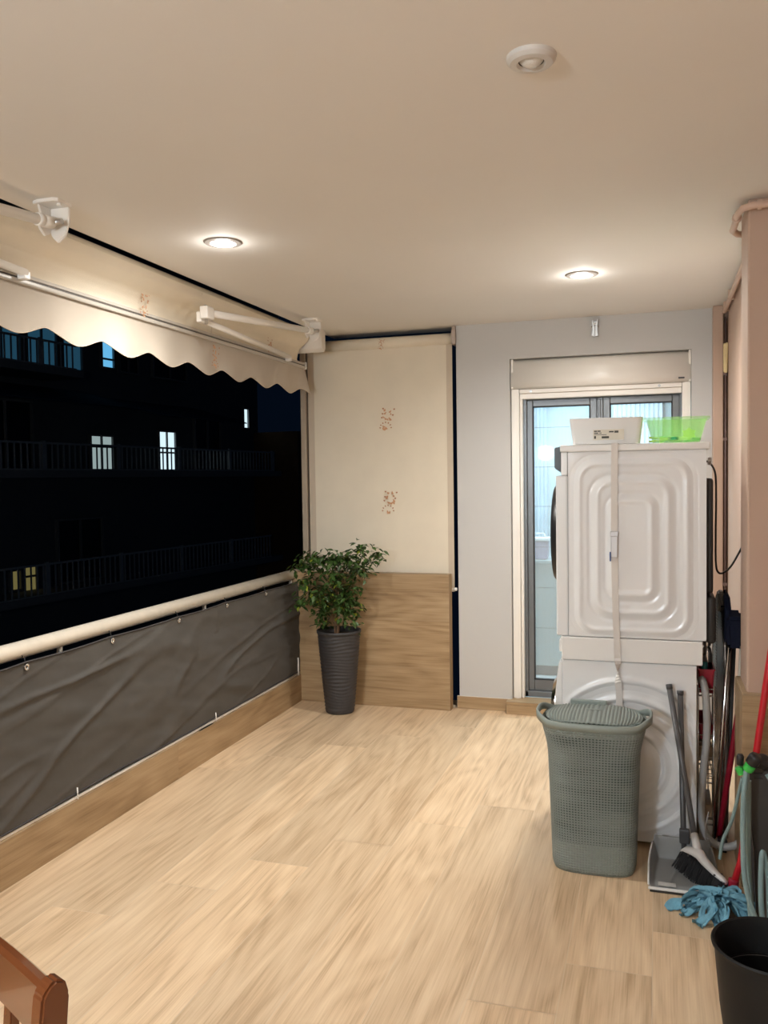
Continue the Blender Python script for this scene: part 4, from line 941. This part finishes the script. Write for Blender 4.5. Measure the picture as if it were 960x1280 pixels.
bm=BM(); lathe(bm,[(.017,.026),(.022,.030),(.022,.058),(.019,.064),(0,.064)],(.288,3.05,.612),8,M=Mt); obj('nozzle_cap',bm,BLACKP,e)
bm=BM(); lathe(bm,[(0,0),(.012,0),(.013,.024),(0,.026)],(.270,3.055,.595),18,M=Matrix.Rotation(-.4,4,'Y')); e=obj('green_connector',bm,GREENC,t,sm=True)
bm=BM(); lathe(bm,[(0,.026),(.011,.026),(.012,.055),(.008,.062),(0,.062)],(.266,3.055,.600),14); obj('tap_adapter',bm,BLACKP,t)

# ------------------------------------------------------------------ dining chair (its back shows at the lower left)
t=thing('dining_chair','varnished reddish-brown wooden chair whose back corner shows at the lower left','chair',(-.842,.966,0),math.radians(157))
# local frame: x runs from the visible post to the other one, +y towards the seat
W_=.40
def cpost(x): 
    b=BM(); prof=[(.0,-.024),(.0,.020),(.45,.016),(.84,-.012),(.873,-.016),(.886,-.026),(.892,-.038),(.886,-.052),(.863,-.058),(.80,-.052),(.45,-.026)]
    prism(b,[(-y,z) for z,y in prof],0,x-.013,x+.017,bev=.004); return b
def ch(name,b,sm=False):
    for v in b.verts: v.co.y*=-1
    bmesh.ops.reverse_faces(b,faces=b.faces[:])
    o=obj(name,b,VARN,None,loc=(0,0,0),sm=sm); o.parent=t; o.location=(0,0,0); return o
ch('back_post',cpost(0)); ch('back_post',cpost(W_))
bm=BM(); n=24
def crest(u,v):
    return None
rows=[]
for i in range(n+1):
    s=i/n; x=.012+(W_-.024)*s; rise=.004*math.sin(PI*s); bow=.006*math.sin(PI*s); zt=.880+rise; zb=.79+.012*math.sin(PI*s); y=.036+bow
    rows.append([bm.verts.new((x,y-.011,zb)),bm.verts.new((x,y-.011,zt-.006)),bm.verts.new((x,y-.004,zt)),bm.verts.new((x,y+.006,zt)),bm.verts.new((x,y+.012,zt-.006)),bm.verts.new((x,y+.012,zb))])
for A,B in zip(rows,rows[1:]):
    for k in range(6): f=bm.faces.new((A[k],A[(k+1)%6],B[(k+1)%6],B[k]))
bm.faces.new(rows[0]); bm.faces.new(rows[-1][::-1]); bmesh.ops.recalc_face_normals(bm,faces=bm.faces[:]); ch('crest_rail',bm)
bm=BM(); box(bm,.015,W_-.015,.022,.040,.50,.55,.004); ch('lower_rail',bm)
for k in range(4):
    bm=BM(); x=.07+k*.087; prism(bm,[(.025,.54),(.04,.54),(.062+.0,.80),(.046,.80)],0,x-.012,x+.012,bev=.002); ch('slat',bm)
bm=BM(); box(bm,-.02,W_+.02,.0-.42,.02,.43,.46,.01,3); ch('seat',bm)
for x in (.0,W_):
    bm=BM(); box(bm,x-.018,x+.018,-.41,-.374,0,.43,.004); ch('front_leg',bm)
bm=BM(); box(bm,.02,W_-.02,-.40,-.38,.37,.43,.003); box(bm,.02,W_-.02,-.01,.01,.37,.43,.003); ch('apron',bm)
for x in (.0,W_):
    bm=BM(); box(bm,x-.008,x+.008,-.38,.0,.18,.20,.003); ch('stretcher',bm)

# ------------------------------------------------------------------ street side at night
FD=Vector((.10555,.99441,0)); FN=Vector((-.99441,.10555,0)); P0=Vector((-15,6,0))
def fac(s,z,o=0): return P0+FD*s+FN*o+Vector((0,0,z))      # o > 0: away from us
def fbox(bm,s0,s1,z0,z1,o0,o1,mat=0):
    vs=[bm.verts.new(fac(s,z,o)) for s in (s0,s1) for z in (z0,z1) for o in (o0,o1)]
    for q in ((0,1,3,2),(4,6,7,5),(0,4,5,1),(2,3,7,6),(0,2,6,4),(1,5,7,3)): f=bm.faces.new([vs[i] for i in q]); f.material_index=mat
    return bm
DK=mat('night_facade_render',(.10,.11,.12),.9,vary=.2,vscale=.5); DKS=mat('night_slab_concrete',(.18,.18,.18),.9,vary=.1); IRON=mat('dull_iron_bars',(.35,.36,.36),.7,vary=.1)
DARKPANE=mat('unlit_window_glass',(.01,.012,.015),.2,vary=.1)
def lit(name,c,s): return mat(name,(.1,.1,.1),.5,emit=c,estr=s)
LBLUE=lit('blue_lit_window',(.06,.25,.42),.07); LWHITE=lit('white_lit_window',(.62,.80,.88),.42); LDIM=lit('dim_lit_window',(.35,.45,.45),.28); LYEL=lit('yellow_lit_window',(.40,.34,.12),.11); LB2=lit('bright_blue_window',(.12,.42,.70),.40)
t=thing('apartment_building','dark apartment building across the street with railed balconies and a few lit windows','building',fac(14,-9,0))
bm=BM(); fbox(bm,-12,22.5,-9,9,1.2,8); obj('wall',bm,DK,t)
for z,s0,s1 in ((-1.25,-12,22),(1.72,-12,22),(4.20,-12,12.4),(7.2,-12,22)):
    bm=BM(); fbox(bm,s0,s1,z,z+.18,-.05,1.2); obj('balcony_slab',bm,DKS,t)
for z,zt,s0,s1 in ((-1.08,-.36,-2,21.3),(1.90,2.52,-2,21.6),(4.38,4.95,-2,12.2)):
    bm=BM(); fbox(bm,s0,s1,zt,zt+.05,-.02,.02); fbox(bm,s0,s1,z,z+.04,-.015,.015); s=s0
    while s<s1: fbox(bm,s,s+.035,z,zt,-.012,.012); s+=.19
    s=s0
    while s<s1: fbox(bm,s,s+.09,z-.02,zt+.08,-.03,.03); s+=2.6
    obj('balcony_railing',bm,IRON,t)
def win(s0,s1,z0,z1,m,mull=1,tr=None):
    b=BM(); w_=.05
    for q in ((s0-w_,s0,z0-w_,z1+w_),(s1,s1+w_,z0-w_,z1+w_),(s0,s1,z1,z1+w_),(s0,s1,z0-w_,z0)): fbox(b,*q,1.10,1.2)
    for k in range(mull):
        c=s0+(s1-s0)*(k+1)/(mull+1); fbox(b,c-.025,c+.025,z0,z1,1.12,1.2)
    if tr: fbox(b,s0,s1,tr,tr+.05,1.12,1.2)
    f=obj('window',b,DKS,t); b=BM(); fbox(b,s0,s1,z0,z1,1.17,1.195); obj('pane',b,m,f)
win(13.88,14.72,1.95,2.86,LDIM,1,2.55); win(16.78,17.55,1.9,3.10,LWHITE,1,2.45); win(21.47,21.75,3.45,4.1,LWHITE,0)
win(10.4,11.5,4.42,5.8,LBLUE,1); win(11.75,12.7,4.42,6.0,LBLUE,1); win(12.95,13.6,4.6,5.9,LBLUE,0); win(14.4,14.85,4.8,5.5,LB2,0,5.0); win(15.1,15.9,4.75,5.5,DARKPANE,1); win(16.6,18.2,4.75,5.4,DARKPANE,1)
win(11.05,11.3,-1.0,-.55,LYEL,0); win(11.45,11.82,-1.1,-.5,LYEL,0,-.75); win(12.6,14.2,-1.0,.6,DARKPANE,1); win(18.6,20,1.95,3.6,DARKPANE,1); win(10.2,11.8,1.95,3.6,DARKPANE,1)
# fabric awnings over the far balconies
def slope(s0,s1,z0,z1,name):
    b=BM(); V=[b.verts.new(p) for p in (fac(s0,z0,-.9),fac(s1,z0,-.9),fac(s1,z1,1.1),fac(s0,z1,1.1))]; b.faces.new(V)
    V2=[b.verts.new(v.co+Vector((0,0,.03))) for v in V]; b.faces.new(V2[::-1])
    for i in range(4): b.faces.new((V[i],V[(i+1)%4],V2[(i+1)%4],V2[i]))
    obj(name,b,mat('dark_blue_awning_cloth',(.03,.05,.07),.8,vary=.4,vscale=1.5),t)
slope(8.5,13.6,3.45,4.0,'balcony_awning'); slope(14.2,18.5,3.35,3.9,'balcony_awning')
bm=BM(); fbox(bm,22.2,24.2,-9,3.3,-.6,2); tag(obj('neighbouring_wall',bm,mat('night_ochre_render',(.16,.08,.03),.9,vary=.15)),'dim ochre neighbouring wall just beyond the far end of the dark building','wall')
